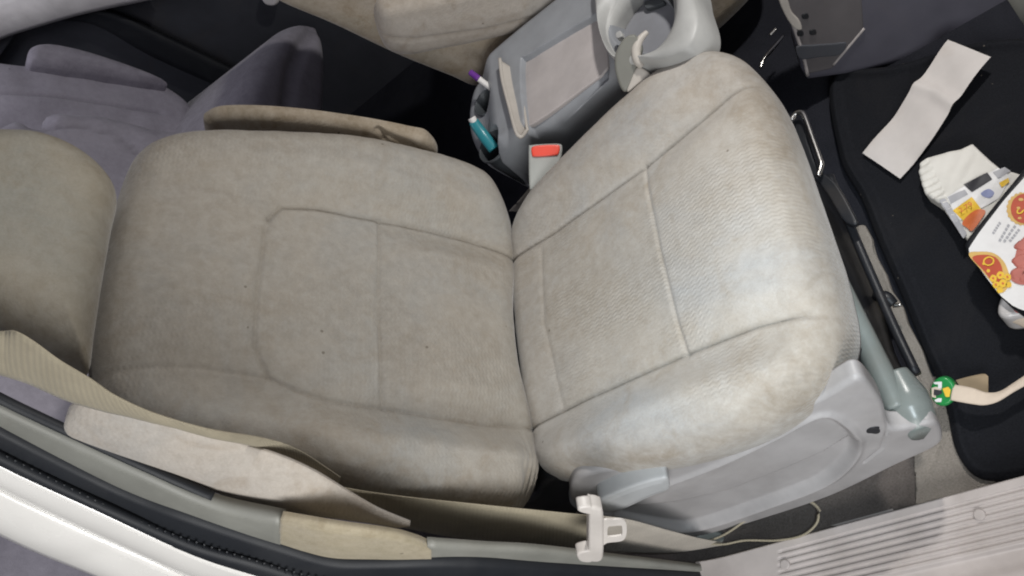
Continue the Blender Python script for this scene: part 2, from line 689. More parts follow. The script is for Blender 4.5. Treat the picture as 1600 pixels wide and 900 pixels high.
def bol_c(a, b, d):
    w = np.abs(b)
    mid = .158 + .03 * sstep(a, .25, .5)
    x = (w - mid) / .07
    up = np.where(x > 0, .026 * sstep(x, 0, 1), 0) * sstep(a, -.05, .08)
    up *= 1 - .55 * sstep(a, .33, .52)
    crown = .010 * np.clip(1 - (b / .16) ** 2, 0, 1)
    front = .012 * np.exp(-((a - .40) / .09) ** 2) * sstep(mid - w, 0, .05)
    sag = -.010 * np.exp(-((a - .17) / .12) ** 2 - (b / .14) ** 2)
    return up + crown * .4 + front + sag + .0014 * noise2(a, b, 40, 3) + .0008 * noise2(a, b, 110, 4)


def soil_tone_c(a, b):  # soil patches, with the rear panel toned darker than the front
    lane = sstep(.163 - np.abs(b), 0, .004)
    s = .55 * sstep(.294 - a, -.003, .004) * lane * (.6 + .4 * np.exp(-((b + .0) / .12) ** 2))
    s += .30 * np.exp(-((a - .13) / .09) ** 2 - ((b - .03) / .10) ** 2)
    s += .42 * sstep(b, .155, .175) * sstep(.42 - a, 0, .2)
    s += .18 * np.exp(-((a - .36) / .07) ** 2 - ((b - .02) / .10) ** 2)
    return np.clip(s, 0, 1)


seam_w = [(-.03, .16), (.1, .157), (.3, .163), (.40, .172), (.47, .186), (.525, .20)]
cs = [(np.array(seam_w), .0055, .0032), (np.array([(a, -b) for a, b in seam_w]), .0055, .0032),
      (np.array([(.293, -.165), (.292, 0), (.297, .165)]), .0026, .0035),
      (np.array([(.066, -.15), (.052, 0), (.066, .14)]), .0010, .004)]
pillow('cushion', cuF, cush_out, .045, .075, 'seat_velour', seat, bol_c, cs, nr=140, na=720, taper=.012, puff=.004, soil=soil_tone_c)

# backrest (a across, b up)
def soil_shade_b(a, b):  # soil plus painted shade: near bolster kept paler as if lit
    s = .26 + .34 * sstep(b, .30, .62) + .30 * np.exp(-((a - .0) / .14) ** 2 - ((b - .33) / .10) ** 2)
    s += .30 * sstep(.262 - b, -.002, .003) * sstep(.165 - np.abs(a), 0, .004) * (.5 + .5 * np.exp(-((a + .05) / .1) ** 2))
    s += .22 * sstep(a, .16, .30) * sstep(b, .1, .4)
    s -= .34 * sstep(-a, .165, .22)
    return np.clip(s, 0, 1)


def fold_b(P, f):
    m = np.exp(-((P[:, 0] + .285) / .05) ** 2 - ((P[:, 1] - .02) / .045) ** 2)
    return m * .0055 * np.sin(P[:, 1] * 380 + P[:, 0] * 160 + 5 * f) * math.sin(math.pi * min(1, f + .12))


bk_half = [(.0, .05), (-.015, .14), (-.018, .2), (.0, .255), (.035, .29), (.08, .305), (.15, .306), (.25, .295), (.36, .277), (.46, .257), (.53, .238), (.58, .212), (.612, .172), (.628, .11), (.634, .04)]
bk_in = [(.0, .05), (-.015, .14), (-.018, .2), (.0, .262), (.035, .304), (.08, .326), (.15, .332), (.25, .326), (.36, .311), (.46, .294), (.53, .280), (.588, .260), (.622, .220), (.634, .14), (.636, .05)]
bk_out = [(w, v) for v, w in bk_in] + [(-w, v) for v, w in reversed(bk_half)]


def bol_b(a, b, d):
    w = np.abs(a)
    mid = .16 - .015 * sstep(b, .3, .6)
    x = (w - mid) / .075
    up = np.where(x > 0, .046 * sstep(x, 0, 1), 0)
    up *= sstep(b, -.03, .08) * (1 - .85 * sstep(b, .28, .58))
    low = .016 * np.exp(-((b - .13) / .10) ** 2) * sstep(mid - w, 0, .05)
    wr = .006 * np.sin(b * 520 + 7 * np.sin(a * 26)) * np.exp(-((a + .262) / .045) ** 2 - ((b - .024) / .026) ** 2) - .007 * sstep(.062 - b, 0, .004) * np.exp(-((a + .28) / .035) ** 2)
    topround = -.02 * sstep(b, .50, .64)
    return up + low + wr + topround + .0016 * noise2(a, b, 36, 7) + .0008 * noise2(a, b, 100, 8)


bs_side = [(.16, -.03), (.160, .0), (.167, .09), (.168, .18), (.164, .27), (.158, .36), (.146, .415), (.120, .432)]
bs_l = np.array(bs_side)
bs_r = np.array([(-.16, -.03), (-.163, .02), (-.172, .09), (-.168, .2), (-.164, .33), (-.158, .37), (-.143, .415), (-.10, .436), (-.02, .44), (.05, .437), (.09, .436), (.12, .432)])
top_r = np.array([(-.143, .415), (-.142, .5), (-.147, .56), (-.155, .615), (-.16, .63)])
top_l = np.array([(.150, .43), (.147, .5), (.148, .56), (.155, .61)])
bsm = [(bs_l, .0055, .0032), (bs_r, .0035, .004), (top_r, .0014, .004), (top_l, .0008, .004),
       (np.array([(-.165, .255), (0, .262), (.162, .258)]), .0026, .0035)]
pillow('backrest', bkF, bk_out, .05, .085, 'backrest_velour', seat, bol_b, bsm, nr=140, na=720, taper=.03, puff=.003, soil=soil_shade_b, side_fun=fold_b)

# headrest: thick rounded pad in front of the top of the backrest
hrF = Frame(J0 + A3(.035, 0, 0), (0, 1, 0), (-math.sin(RE), 0, math.cos(RE)))
hr_px = [(-130, 190), (-60, 186), (0, 185), (60, 190), (120, 212), (165, 245), (188, 285), (178, 345), (165, 420), (153, 500), (143, 560), (112, 545), (50, 505), (0, 485), (-70, 450), (-140, 400), (-170, 300)]
pillow('headrest', hrF, hrF.ab(hr_px), .04, .07, 'headrest_velour', seat, lambda a, b, d: .0015 * noise2(a, b, 30, 2), (), nr=50, na=240, taper=.02, dome=.018)

# armrests, folded up on both sides of the backrest
arF = Frame(A3(0, -.275, 1.0), (1, 0, 0), (0, .19, .98))
ar_px = [(104, 650), (110, 634), (130, 628), (170, 632), (240, 648), (330, 692), (430, 724), (490, 752), (540, 780), (585, 799), (620, 811), (640, 819), (620, 821), (540, 806), (470, 797), (400, 785), (300, 750), (200, 715), (125, 685), (107, 670)]


def on(fr, pxs):
    ab = fr.ab(pxs)
    return fr.w(ab[:, 0], ab[:, 1])

arm_o = ribbon('armrest', on(arF, [(104, 653), (108, 638), (130, 630), (170, 633), (240, 650), (330, 682), (430, 712), (490, 738), (540, 768), (590, 797), (641, 818)]),
               on(arF, [(104, 658), (107, 670), (125, 685), (200, 716), (300, 752), (400, 786), (470, 799), (540, 808), (590, 815), (618, 820), (640, 820)]), 'armrest_pale', seat, thick=.004, n=140, m_=16, bulge=.017, both=(0, -1, .2), swell=True)
ariF = Frame(A3(0, .335, .8), (1, 0, 0), (0, 0, 1))
ari_px = [(317, 200), (322, 188), (345, 179), (400, 178), (470, 183), (540, 192), (585, 199), (640, 210), (668, 218), (684, 246), (660, 275), (600, 290), (500, 285), (400, 275), (335, 250)]
arm_i = pillow('armrest', ariF, ariF.ab(ari_px), .014, .006, 'armrest_velour', seat, None, [(ariF.ab([(580, 178), (588, 196), (600, 215)]), .006, .004), (ariF.ab([(588, 204), (640, 222), (676, 244)]), .006, .004)], nr=36, na=240, dome=.006)

# side shield beside the cushion
stF = Frame(A3(0, -.3127, 0), (1, 0, 0), (0, .109, 1))
sh_px = [(893, 782), (897, 752), (930, 738), (1000, 728), (1060, 715), (1150, 682), (1230, 645), (1285, 622), (1318, 602), (1337, 592), (1352, 594), (1368, 612), (1382, 636), (1392, 668), (1425, 668), (1462, 662), (1474, 680), (1464, 697), (1400, 726), (1300, 772), (1200, 806), (1110, 832), (1060, 838), (1010, 828), (960, 812), (925, 800)]
sh_ab = stF.ab(sh_px)
rim = stF.ab([(925, 797), (985, 776), (1060, 750), (1130, 722), (1210, 684), (1282, 648), (1322, 662), (1342, 690), (1330, 722), (1285, 756), (1200, 788), (1110, 818), (1060, 826), (990, 818), (945, 806)])
crease = stF.ab([(985, 798), (1060, 790), (1140, 772), (1230, 738), (1290, 712), (1335, 684)])


def shield(a, b, d):
    P = np.stack([a, b], 1)
    dr = dist(P, smooth_closed(rim, 120), True)
    ins = inside(P, smooth_closed(rim, 120))
    sd = np.where(ins, dr, -dr)
    h = .005 * np.exp(-(dr / .006) ** 2) - .006 * sstep(sd, .002, .012)
    # lower half of the recess steps back along the crease
    cl = resample(crease, 60)
    j = np.argmin(((P[:, None, :] - cl[None]) ** 2).sum(2), 1)
    below = b < cl[j, 1]
    dc = np.where(below, 1, -1) * np.abs(b - cl[j, 1])
    h = h - .007 * sstep(dc, -.003, .004) * sstep(sd, -.002, .006)
    return h + .004 * sstep(b, .2, .05)


def inside(P, O):
    x, y = P[:, 0], P[:, 1]
    c = np.zeros(len(P), bool)
    j = len(O) - 1
    for i in range(len(O)):
        xi, yi = O[i]; xj, yj = O[j]
        k = ((yi > y) != (yj > y)) & (x < (xj - xi) * (y - yi) / (yj - yi + 1e-15) + xi)
        c ^= k
        j = i
    return c


shd = pillow('side_shield', stF, sh_ab, .008, .018, 'grey_plastic', seat, shield, [(stF.ab([(1382, 636), (1388, 668), (1378, 700), (1350, 722)]), .0025, .002)], nr=120, na=460)
capc = stF.ab([(1366, 672)])[0]
pillow('bolt_hole', Frame(stF.w(capc[0], capc[1], .0015), stF.u, stF.v), [(math.cos(t) * .009 * (1 + .5 * (math.sin(t) > 0)) * .7, math.sin(t) * .011) for t in np.linspace(0, 6.28, 14, endpoint=False)], .001, .003, 'black_plastic', shd, nr=6, na=40)
# recliner lever
leF = Frame(A3(0, -.3127 - .026, 0), (1, 0, 0), (0, .109, 1))
le_px = [(936, 784), (960, 772), (1000, 757), (1030, 749), (1043, 748), (1047, 757), (1044, 767), (1020, 776), (990, 790), (968, 799), (948, 801), (938, 795)]
pillow('recliner_lever', leF, leF.ab(le_px), .0045, .03, 'lever_plastic', seat, lambda a, b, d: .0015 * sstep(d, .004, .012), (), nr=26, na=160)

# front valance bar, inner frame and adjuster handle
tube('front_valance', [A3(.464, .17, .33), A3(.466, .10, .30), A3(.468, .0, .262), A3(.470, -.10, .238), A3(.472, -.19, .215), A3(.474, -.255, .20)], [.006, .009, .012, .014, .016, .018], 'valance_plastic', seat, n=90, sides=24, flat=1.3)
tube('valance_cap', [atZ(1398, 582, .2), atZ(1412, 612, .196), atZ(1424, 640, .192), atZ(1434, 662, .189), atZ(1440, 675, .186), atZ(1442, 679, .186)], [.017, .022, .027, .0285, .025, .016], 'valance_plastic', seat, n=30, sides=28)
tube('rail', [atZ(1296, 275, .16), atZ(1340, 380, .15), atZ(1392, 500, .14), atZ(1432, 585, .14)], .007, 'black_plastic', seat, n=30, sides=10)
tube('adjuster_handle', [atZ(1236, 188, .2), atZ(1243, 178, .2), atZ(1252, 176, .2), atZ(1258, 184, .2), atZ(1268, 212, .2), atZ(1280, 246, .2), atZ(1283, 258, .2), atZ(1278, 275, .2)], .0042, 'steel', seat, n=60, sides=10)
hp = [atZ(*p, .19) for p in [(1225, 190), (1244, 182), (1256, 190), (1280, 255), (1310, 300), (1350, 400), (1300, 300), (1260, 250)]]
hF = Frame(atZ(1270, 230, .185), (1, 0, 0), (0, 1, 0))
pillow('handle_plate', hF, hF.ab([(1226, 192), (1243, 184), (1254, 192), (1264, 225), (1278, 262), (1305, 285), (1334, 335), (1338, 350), (1318, 345), (1290, 300), (1255, 255)]), .003, .006, 'black_plastic', seat, nr=16, na=120)
# seat base under the cushion
bF = Frame(A3(.2, 0, .26), (1, 0, 0), (0, 1, 0))
pillow('seat_base', bF, [(-.22, -.2), (.22, -.2), (.26, -.1), (.26, .16), (.2, .24), (-.22, .22)], .02, .22, 'black_plastic', seat, nr=14, na=80)
# lower frame joining backrest and cushion on the door side
hgF = Frame(A3(0, -.272, 0), (1, 0, 0), (0, .05, 1))
pillow('hinge_cover', hgF, hgF.ab([(893, 792), (897, 754), (930, 744), (962, 744), (965, 775), (935, 800)]), .006, .03, 'lever_plastic', seat, nr=16, na=100)
hgF = Frame(A3(0, -.262, 0), (1, 0, 0), (0, .05, 1))
pillow('recliner_joint', hgF, hgF.ab([(835, 775), (850, 752), (905, 745), (905, 800), (860, 812), (800, 800)]), .008, .05, 'black_plastic', seat, nr=16, na=100)

# ================================================================== SEAT BELT
belt = thing('seat_belt', (0, -.3, .1), 'beige seat belt hanging beside the front seat with its pale tongue', 'seat belt')


def bz(pts, ys):
    xs = [p[0] for p in pts]
    return [atY(p[0], p[1], np.interp(p[0], ys[0], ys[1])) for p in pts]


ysA = ([0, 100, 220, 330, 430, 532], [-.268, -.290, -.308, -.314, -.291, -.288])
uA = bz([(-60, 520), (0, 519), (22, 518), (50, 533), (93, 564), (140, 592), (175, 616), (215, 636), (261, 653), (327, 671), (411, 685), (467, 704), (532, 746)], ysA)
lA = bz([(-60, 575), (0, 587), (25, 594), (50, 603), (107, 628), (163, 644), (200, 652), (240, 662), (280, 671), (336, 686), (411, 702), (467, 730), (520, 775)], ysA)
ribbon('webbing', uA, lA, 'belt_webbing', belt, n=120, m_=8, bulge=.003)
ysB = ([480, 620, 750, 930], [-.283, -.302, -.316, -.325])
uB = bz([(470, 725), (500, 742), (530, 760), (620, 775), (750, 789), (860, 800), (940, 808)], ysB)
lB = bz([(470, 755), (500, 775), (545, 798), (620, 822), (720, 842), (820, 855), (940, 866)], (ysB[0], [y - .016 for y in ysB[1]]))
ribbon('webbing', uB, lB, 'belt_webbing', belt, n=100, m_=8, bulge=.002)
ysC = ([930, 1130], [-.328, -.325])
uC = bz([(930, 806), (985, 813), (1040, 828), (1090, 841), (1128, 848)], ysC)
lC = bz([(930, 865), (985, 866), (1040, 866), (1085, 860), (1128, 852)], ysC)
wb = ribbon('webbing', uC, lC, 'belt_light', belt, n=70, m_=8, bulge=.002)
wb['label'] = 'paler twisted stretch of webbing'
# slack loop of webbing standing on its edge
lp = [atZ(p[0], p[1], .080) for p in [(1096, 850), (1130, 852), (1165, 846), (1215, 846), (1255, 838), (1278, 818), (1279, 797), (1262, 783), (1238, 781), (1208, 791), (1170, 812), (1130, 838), (1090, 852)]]
lp = spline(lp, 90)
dn = np.array([-.0135, .0078, -.0315])
ribbon('webbing_loop', lp, lp + dn, 'belt_webbing', belt, n=90, m_=6, thick=.003)
# tongue
tgF = Frame(atY(925, 838, -.335), (.35, 0, -.94), (0, 1, .12))
tgF = Frame(atY(925, 838, -.335), N0[0] - np.array([0, -1, .1]) * (N0[0] @ np.array([0, -1, .1])), (.3, -.2, .2))


def face_frame(px, py, y, n):
    """frame at a surveyed point with outward normal n, u axis along the frame's longest horizontal run"""
    n = np.array(n, float); n /= np.linalg.norm(n)
    u = N0[0] - n * (N0[0] @ n)
    u /= np.linalg.norm(u)
    v = np.cross(n, u)
    return Frame(atY(px, py, y), u, v)


tgF = face_frame(925, 838, -.374, (.12, -.95, .12))
t1 = tgF.ab([(903, 798), (905, 793), (925, 793), (940, 796), (943, 805), (941, 850), (943, 872), (938, 879), (912, 878), (903, 872), (904, 864), (920, 862), (924, 850), (922, 805)])
t1 = tgF.ab([(904, 800), (906, 794), (924, 793), (938, 796), (943, 806), (943, 870), (938, 879), (914, 878), (903, 873), (904, 862), (921, 862), (921, 812), (918, 803)])
grip = pillow('tongue_grip', tgF, tgF.ab([(921, 797), (926, 794), (937, 796), (943, 803), (944, 840), (943, 870), (938, 878), (926, 879), (921, 875), (920, 840)]), .004, .014, 'tongue_plastic', belt, nr=20, na=160)
pillow('tongue_hook', tgF, tgF.ab([(903, 799), (906, 794), (924, 793), (926, 804), (912, 803)]), .003, .012, 'tongue_plastic', grip, nr=8, na=60)
pillow('tongue_hook', tgF, tgF.ab([(903, 866), (924, 862), (926, 878), (910, 879), (903, 874)]), .003, .012, 'tongue_plastic', grip, nr=8, na=60)
tp = tgF.ab([(938, 822), (962, 817), (976, 818), (980, 826), (979, 842), (972, 850), (950, 853), (938, 858)])
ring_o = smooth_closed(tp, 64)
slot = smooth_closed(tgF.ab([(951, 829), (957, 827), (971, 826), (973, 829), (973, 840), (970, 842), (953, 844), (950, 842)]), 64)
V = np.vstack([tgF.w(ring_o[:, 0], ring_o[:, 1], -.004), tgF.w(slot[:, 0], slot[:, 1], -.004), tgF.w(ring_o[:, 0], ring_o[:, 1], -.0065), tgF.w(slot[:, 0], slot[:, 1], -.0065)])
k0 = int(np.argmin(((slot - ring_o[0]) ** 2).sum(1)))
fc = []
for j in range(64):
    k = (j + 1) % 64
    sj, sk = 64 + (j + k0) % 64, 64 + (k + k0) % 64
    fc += [(j, k, sk, sj), (128 + k, 128 + j, 128 + sj, 128 + sk), (j, 128 + j, 128 + k, k), (sj, sk, 128 + sk, 128 + sj)]
link('tongue_plate', V, fc, 'tongue_plastic', belt, smooth=False)
# floor anchor bracket
anF = face_frame(1110, 850, -.318, (.3, -.7, .6))
pillow('anchor_bracket', anF, anF.ab([(1086, 842), (1100, 833), (1118, 832), (1132, 840), (1126, 850), (1100, 852)]), .004, .012, 'buckle_plastic', belt, nr=12, na=60)

# buckle
buck = thing('belt_buckle', atZ(850, 262, .36), 'grey seat belt buckle with a red release button between seat and console', 'buckle')
bn = np.array([.55, -.42, .72]); bn /= np.linalg.norm(bn)
u = N0[0] - bn * (N0[0] @ bn); u /= np.linalg.norm(u)
buF = Frame(at(852, 255, (0, 0, 1), (0, 0, .40)), u, np.cross(bn, u))
pillow('buckle_body', buF, buF.ab([(826, 232), (830, 226), (852, 224), (874, 224), (879, 230), (876, 250), (868, 272), (858, 285), (845, 294), (832, 296), (827, 290)]), .004, .03, 'buckle_plastic', buck, nr=20, na=140)
buF2 = Frame(buF.o + buF.n * .0045, buF.u, buF.v)
pillow('release_button', buF2, buF2.ab([(832, 229), (850, 226), (872, 226), (875, 231), (873, 239), (868, 242), (836, 244), (831, 240)]), .0025, .008, 'red_button', buck, nr=14, na=100)
pillow('rivet', buF2, buF2.ab([(847, 279), (853, 276), (857, 280), (851, 284)]), .0015, .004, 'steel', buck, nr=5, na=20)
ribbon('buckle_strap', [atZ(828, 292, .37), atZ(812, 312, .33), atZ(795, 330, .27)], [atZ(848, 296, .37), atZ(835, 312, .33), atZ(815, 332, .27)], 'belt_light', buck, n=20, m_=4, both=(0, 0, 1))

# ================================================================== CENTRE CONSOLE
cons = thing('centre_console', (.2, .5, 0), 'grey centre console with open tray and cup holders between the front seats', 'console')
ZC = .42
coF = Frame(A3(0, 0, ZC), (1, 0, 0), (0, 1, 0))


def cp(*pts):
    return coF.ab(pts)


co_out = np.array([(-.055, .43), (-.03, .392), (.02, .375), (.12, .372), (.26, .365), (.33, .35), (.375, .352), (.40, .38), (.41, .43), (.41, .56), (.39, .63), (.34, .645), (.2, .645), (.05, .64), (-.04, .62), (-.07, .57), (-.075, .5)])
tray_poly = cp((813, 99), (830, 82), (934, 20), (941, 30), (955, 92), (945, 116), (930, 128), (824, 202), (818, 190))
tray_s = smooth_closed(tray_poly, 140)
div_l = cp((782, 93), (800, 150), (816, 207))
cup1 = cp((746, 148))[0]
cup2 = cp((757, 218))[0]
cup3 = cp((1003, 34))[0]


def csdf(P, c, rx, ry, ang):
    x = (P[:, 0] - c[0]); y = (P[:, 1] - c[1])
    ca, sa = math.cos(ang), math.sin(ang)
    X = (ca * x + sa * y) / rx; Y = (-sa * x + ca * y) / ry
    return (np.sqrt(X * X + Y * Y) - 1) * min(rx, ry)


def console_h(a, b, d):
    P = np.stack([a, b], 1)
    dt = dist(P, tray_s, True)
    sd = np.where(inside(P, tray_s), dt, -dt)
    h = -.016 * sstep(sd, -.001, .006)
    h += -.10 * sstep(-csdf(P, cup1, .0295, .0295, 0), -.001, .003)
    h += -.10 * sstep(-csdf(P, cup2, .0335, .0335, 0), -.001, .003)
    h += .012 * sstep(a, .275, .30)
    h += -.05 * sstep(-csdf(P, cup3, .052, .075, .25), -.001, .006)
    # rear cup area sits lower
    h += -.03 * sstep(-a, -.035, .03)
    return h


pillow('console_body', coF, co_out, .028, .15, 'console_plastic', cons, console_h, [(cp((812, 212), (820, 222), (832, 240)), .002, .0015)], nr=170, na=520, taper=.025)
pillow('pedestal', Frame(A3(.15, .5, .26), (1, 0, 0), (0, 1, 0)), [(-.18, -.08), (.17, -.08), (.19, 0), (.17, .09), (-.18, .09)], .01, .26, 'black_plastic', cons, nr=8, na=60)
lipF = Frame(A3(0, 0, ZC - .012), (1, 0, 0), (0, 1, 0))
pillow('tray_mat', lipF, lipF.ab([(816, 104), (834, 86), (932, 26), (951, 92), (942, 114), (928, 126), (828, 196), (821, 180)]), .003, .006, 'console_tray', cons, lambda a, b, d: .0006 * noise2(a, b, 60, 1), nr=20, na=140)
# raised divider between tray and rear cups
ribbon('divider', [atZ(782, 94, ZC + .015), atZ(786, 125, ZC + .015), atZ(797, 168, ZC + .015), atZ(807, 205, ZC + .015), atZ(813, 213, ZC + .01)],
       [atZ(808, 110, ZC - .012), atZ(812, 132, ZC - .012), atZ(817, 162, ZC - .012), atZ(821, 192, ZC - .012), atZ(823, 202, ZC - .012)], 'console_divider', cons, thick=.004, n=40, m_=8, both=(1, -.5, 1))
tube('divider_lip', [atZ(781, 92, ZC + .016), atZ(785, 125, ZC + .016), atZ(796, 168, ZC + .016), atZ(806, 205, ZC + .016), atZ(814, 214, ZC + .010), atZ(823, 204, ZC - .006)], .0035, 'console_divider', cons, n=50, sides=10)
tube('tray_rim', [atZ(809, 110, ZC - .004), atZ(813, 135, ZC - .006), atZ(818, 165, ZC - .006), atZ(824, 204, ZC - .004)], .0028, 'console_divider', cons, n=40, sides=8)
# pale cup holder surround at the front
frz = ZC + .020
fF = Frame(A3(0, 0, frz), (1, 0, 0), (0, 1, 0))
so = smooth_closed(fF.ab([(930, -30), (934, 10), (941, 45), (952, 80), (966, 100), (985, 108), (1008, 100), (1035, 100), (1062, 92), (1086, 78), (1098, 55), (1100, 30), (1090, -5), (1080, -40), (1040, -70), (960, -70)]), 160)
si = smooth_closed(fF.ab([(952, 55), (953, 32), (965, 8), (985, -15), (1015, -24), (1040, -10), (1047, 15), (1044, 38), (1030, 62), (1010, 78), (988, 84), (966, 80)]), 160)
si = si[::-1]
si = si.mean(0) + (si - si.mean(0)) * 1.10
k0 = int(np.argmin(((si - so[0]) ** 2).sum(1)))
si = np.roll(si, -k0, 0)
nl = 16
V, fc = [], []
for i in range(nl + 1):
    f = i / nl
    P = so + (si - so) * f
    hh = .0 + .016 * math.sin(math.pi * min(1, f * 1.15 + .03)) ** .6 if f < .93 else -.004
    if i == 0:
        hh = -.03
    V.append(fF.w(P[:, 0], P[:, 1], hh))
V.append(fF.w(so[:, 0] * 1, so[:, 1], -.05))
V = [V[-1]] + V[:-1]
V.append(fF.w(si[:, 0], si[:, 1], -.03))
V.append(fF.w(si[:, 0], si[:, 1], -.06))
nv = len(V)
V = np.vstack(V)
for i in range(nv - 1):
    for j in range(160):
        k = (j + 1) % 160
        fc.append((i * 160 + j, i * 160 + k, (i + 1) * 160 + k, (i + 1) * 160 + j))
link('cup_surround', V, fc, 'console_light', cons)
cbF = Frame(A3(0, 0, frz - .045), (1, 0, 0), (0, 1, 0))
pillow('cup_floor', cbF, si * 1.0, .003, .004, 'cup_grey', cons, nr=10, na=80)
cuF1 = Frame(A3(0, 0, ZC - .068), (1, 0, 0), (0, 1, 0))
for cc, rr, zt in ((cup1, .0295, ZC - .026), (cup2, .0335, ZC - .024)):
    th = np.linspace(0, 2 * math.pi, 48, endpoint=False)
    V = []
    for q, zz in ((1.10, zt - .004), (1.06, zt + .002), (1.0, zt), (.96, zt - .03), (.90, zt - .085), (.5, zt - .088), (.01, zt - .088)):
        V += [(cc[0] + rr * q * math.cos(t), cc[1] + rr * q * math.sin(t), zz) for t in th]
    fc = [(i * 48 + j, i * 48 + (j + 1) % 48, (i + 1) * 48 + (j + 1) % 48, (i + 1) * 48 + j) for i in range(6) for j in range(48)]
    link('cup_shade_liner', V, fc, 'cup_dark', cons)  # dark inner wall paints in the shade of the deep cups
# hinged cup arm and its curved finger
_n = np.array([.2, -.75, .65]); _n /= np.linalg.norm(_n); _q = atZ(985, 106, ZC + .026); _uu = N0[0] - _n * (N0[0] @ _n); _uu /= np.linalg.norm(_uu)
flF = Frame(_q, _uu, np.cross(_n, _uu))
pillow('cup_flap', flF, flF.ab([(962, 82), (975, 60), (992, 55), (1004, 75), (1000, 92), (995, 105), (988, 125), (979, 143), (971, 140), (963, 120), (960, 100)]), .004, .008, 'flap_plastic', cons, nr=16, na=100)
tube('cup_finger', [atZ(1011, 50, ZC + .035), atZ(1000, 62, ZC + .038), atZ(994, 78, ZC + .036), atZ(996, 95, ZC + .028), atZ(1003, 104, ZC + .018)], [.004, .006, .0075, .0075, .005], 'console_divider', cons, n=40, sides=12)
pillow('flap_tab', flF, flF.ab([(985, 125), (996, 105), (1012, 112), (1016, 120), (1000, 130), (980, 144)]), .003, .006, 'console_divider', cons, nr=10, na=60)
stF2 = Frame(A3(0, 0, frz - .036), (1, 0, 0), (0, 1, 0))
pillow('cup_spring', stF2, stF2.ab([(1008, 2), (1030, -2), (1036, 4), (1010, 13)]), .002, .006, 'cup_dark', cons, nr=8, na=40)
pillow('hinge_pin', Frame(A3(0, 0, frz + .012), (1, 0, 0), (0, 1, 0)), fF.ab([(968, 58), (975, 54), (978, 62), (970, 66)]), .002, .008, 'console_light', cons, nr=6, na=24)

# things lying in the rear cups
pen = thing('marker_pen', atZ(752, 130, ZC - .06), 'white marker with purple cap standing in the far rear cup', 'marker')
tube('cap', [atZ(735, 113, ZC + .022), atZ(748, 123, ZC + .010)], .0062, 'purple_plastic', pen, n=12, sides=14)
tube('barrel', [atZ(748, 123, ZC + .010), atZ(772, 141, ZC - .025)], .0058, 'white_plastic', pen, n=12, sides=14)
lig = thing('lighter', atZ(757, 213, ZC - .06), 'teal cigarette lighter leaning in the near rear cup', 'lighter')
tube('lighter_body', [atZ(740, 190, ZC + .005), atZ(755, 211, ZC - .012), atZ(772, 233, ZC - .035)], [.010, .0115, .0115], 'teal_plastic', lig, n=20, sides=18, flat=.7)
tube('lighter_top', [atZ(737, 184, ZC + .012), atZ(741, 191, ZC + .004)], .008, 'white_plastic', lig, n=8, sides=12)

# ================================================================== DRIVER SEAT
drv = thing('driver_seat', (.1, 1.0, 0), 'beige driver seat beyond the console showing its folded armrest', 'car seat')
drF = Frame(A3(0, .68, .5), (1, 0, 0), (0, 0, 1))
pillow('backrest', drF, drF.ab([(400, -30), (430, 6), (520, 45), (620, 92), (700, 124), (742, 141), (764, 128), (800, 70), (880, -20), (900, -90), (600, -160)]), .025, .25, 'armrest_velour', drv, nr=30, na=200, taper=.03)
adF = Frame(A3(0, .655, .5), (1, 0, 0), (0, 0, 1))
pillow('armrest', adF, adF.ab([(584, 35), (588, 14), (604, 4), (660, -8), (760, -25), (890, -40), (886, 5), (862, 34), (820, 54), (760, 70), (690, 84), (640, 93), (606, 86), (592, 66)]), 0.03, .05, 'armrest_pale', drv, lambda a, b, d: 0 * a, [(adF.ab([(590, 55), (650, 57), (760, 42), (870, 14)]), .004, .005)], nr=36, na=200, dome=.01)
dcF = Frame(A3(0, .69, .5), (1, 0, 0), (0, 0, 1))
pillow('cushion', Frame(A3(.22, .95, .40), (1, 0, 0), (0, 1, 0)), [(-.25, -.27), (.25, -.27), (.28, 0), (.25, .27), (-.25, .27)], .05, .25, 'armrest_velour', drv, nr=20, na=120)

# ================================================================== SECOND ROW
far = thing('rear_seat', (-.8, 1.1, 0), 'mauve second row seat behind the driver, its raised armrest and bolstered cushion visible', 'car seat')
rbF = Frame(A3(-.95, 0, .7), (0, 1, 0), (-.25, 0, 1))
pillow('backrest', rbF, rbF.ab([(-80, 70), (0, 93), (80, 100), (160, 112), (220, 122), (262, 132), (300, 160), (325, 200), (340, 260), (250, 300), (100, 260), (-60, 200)]), .03, .1, 'mauve_velour', far, lambda a, b, d: .010 * noise2(a, b, 14, 41) + .004 * noise2(a, b, 40, 42), [(rbF.ab([(-20, 150), (100, 160), (250, 180)]), .008, .006)], nr=40, na=240, dome=.02)
raF = Frame(A3(-.90, 0, .7), (0, 1, 0), (-.25, 0, 1))
pillow('armrest', raF, raF.ab([(44, 80), (52, 68), (80, 65), (130, 75), (190, 94), (240, 113), (264, 127), (240, 125), (180, 115), (110, 105), (60, 97), (46, 92)]), .02, .05, 'mauve_velour', far, nr=20, na=160, dome=.006)
rcF = Frame(A3(-.62, 0, .3), (0, 1, 0), (.1, 0, 1))
pillow('cushion', rcF, rcF.ab([(372, 200), (378, 165), (395, 115), (420, 70), (448, 40), (478, 30), (500, 40), (512, 80), (514, 140), (508, 210), (480, 300), (400, 300)]), .05, .4, 'mauve_velour', far, lambda a, b, d: 0 * a, [(rcF.ab([(440, 170), (450, 110), (470, 70), (490, 45)]), .02, .02)], nr=40, na=200, dome=.02)

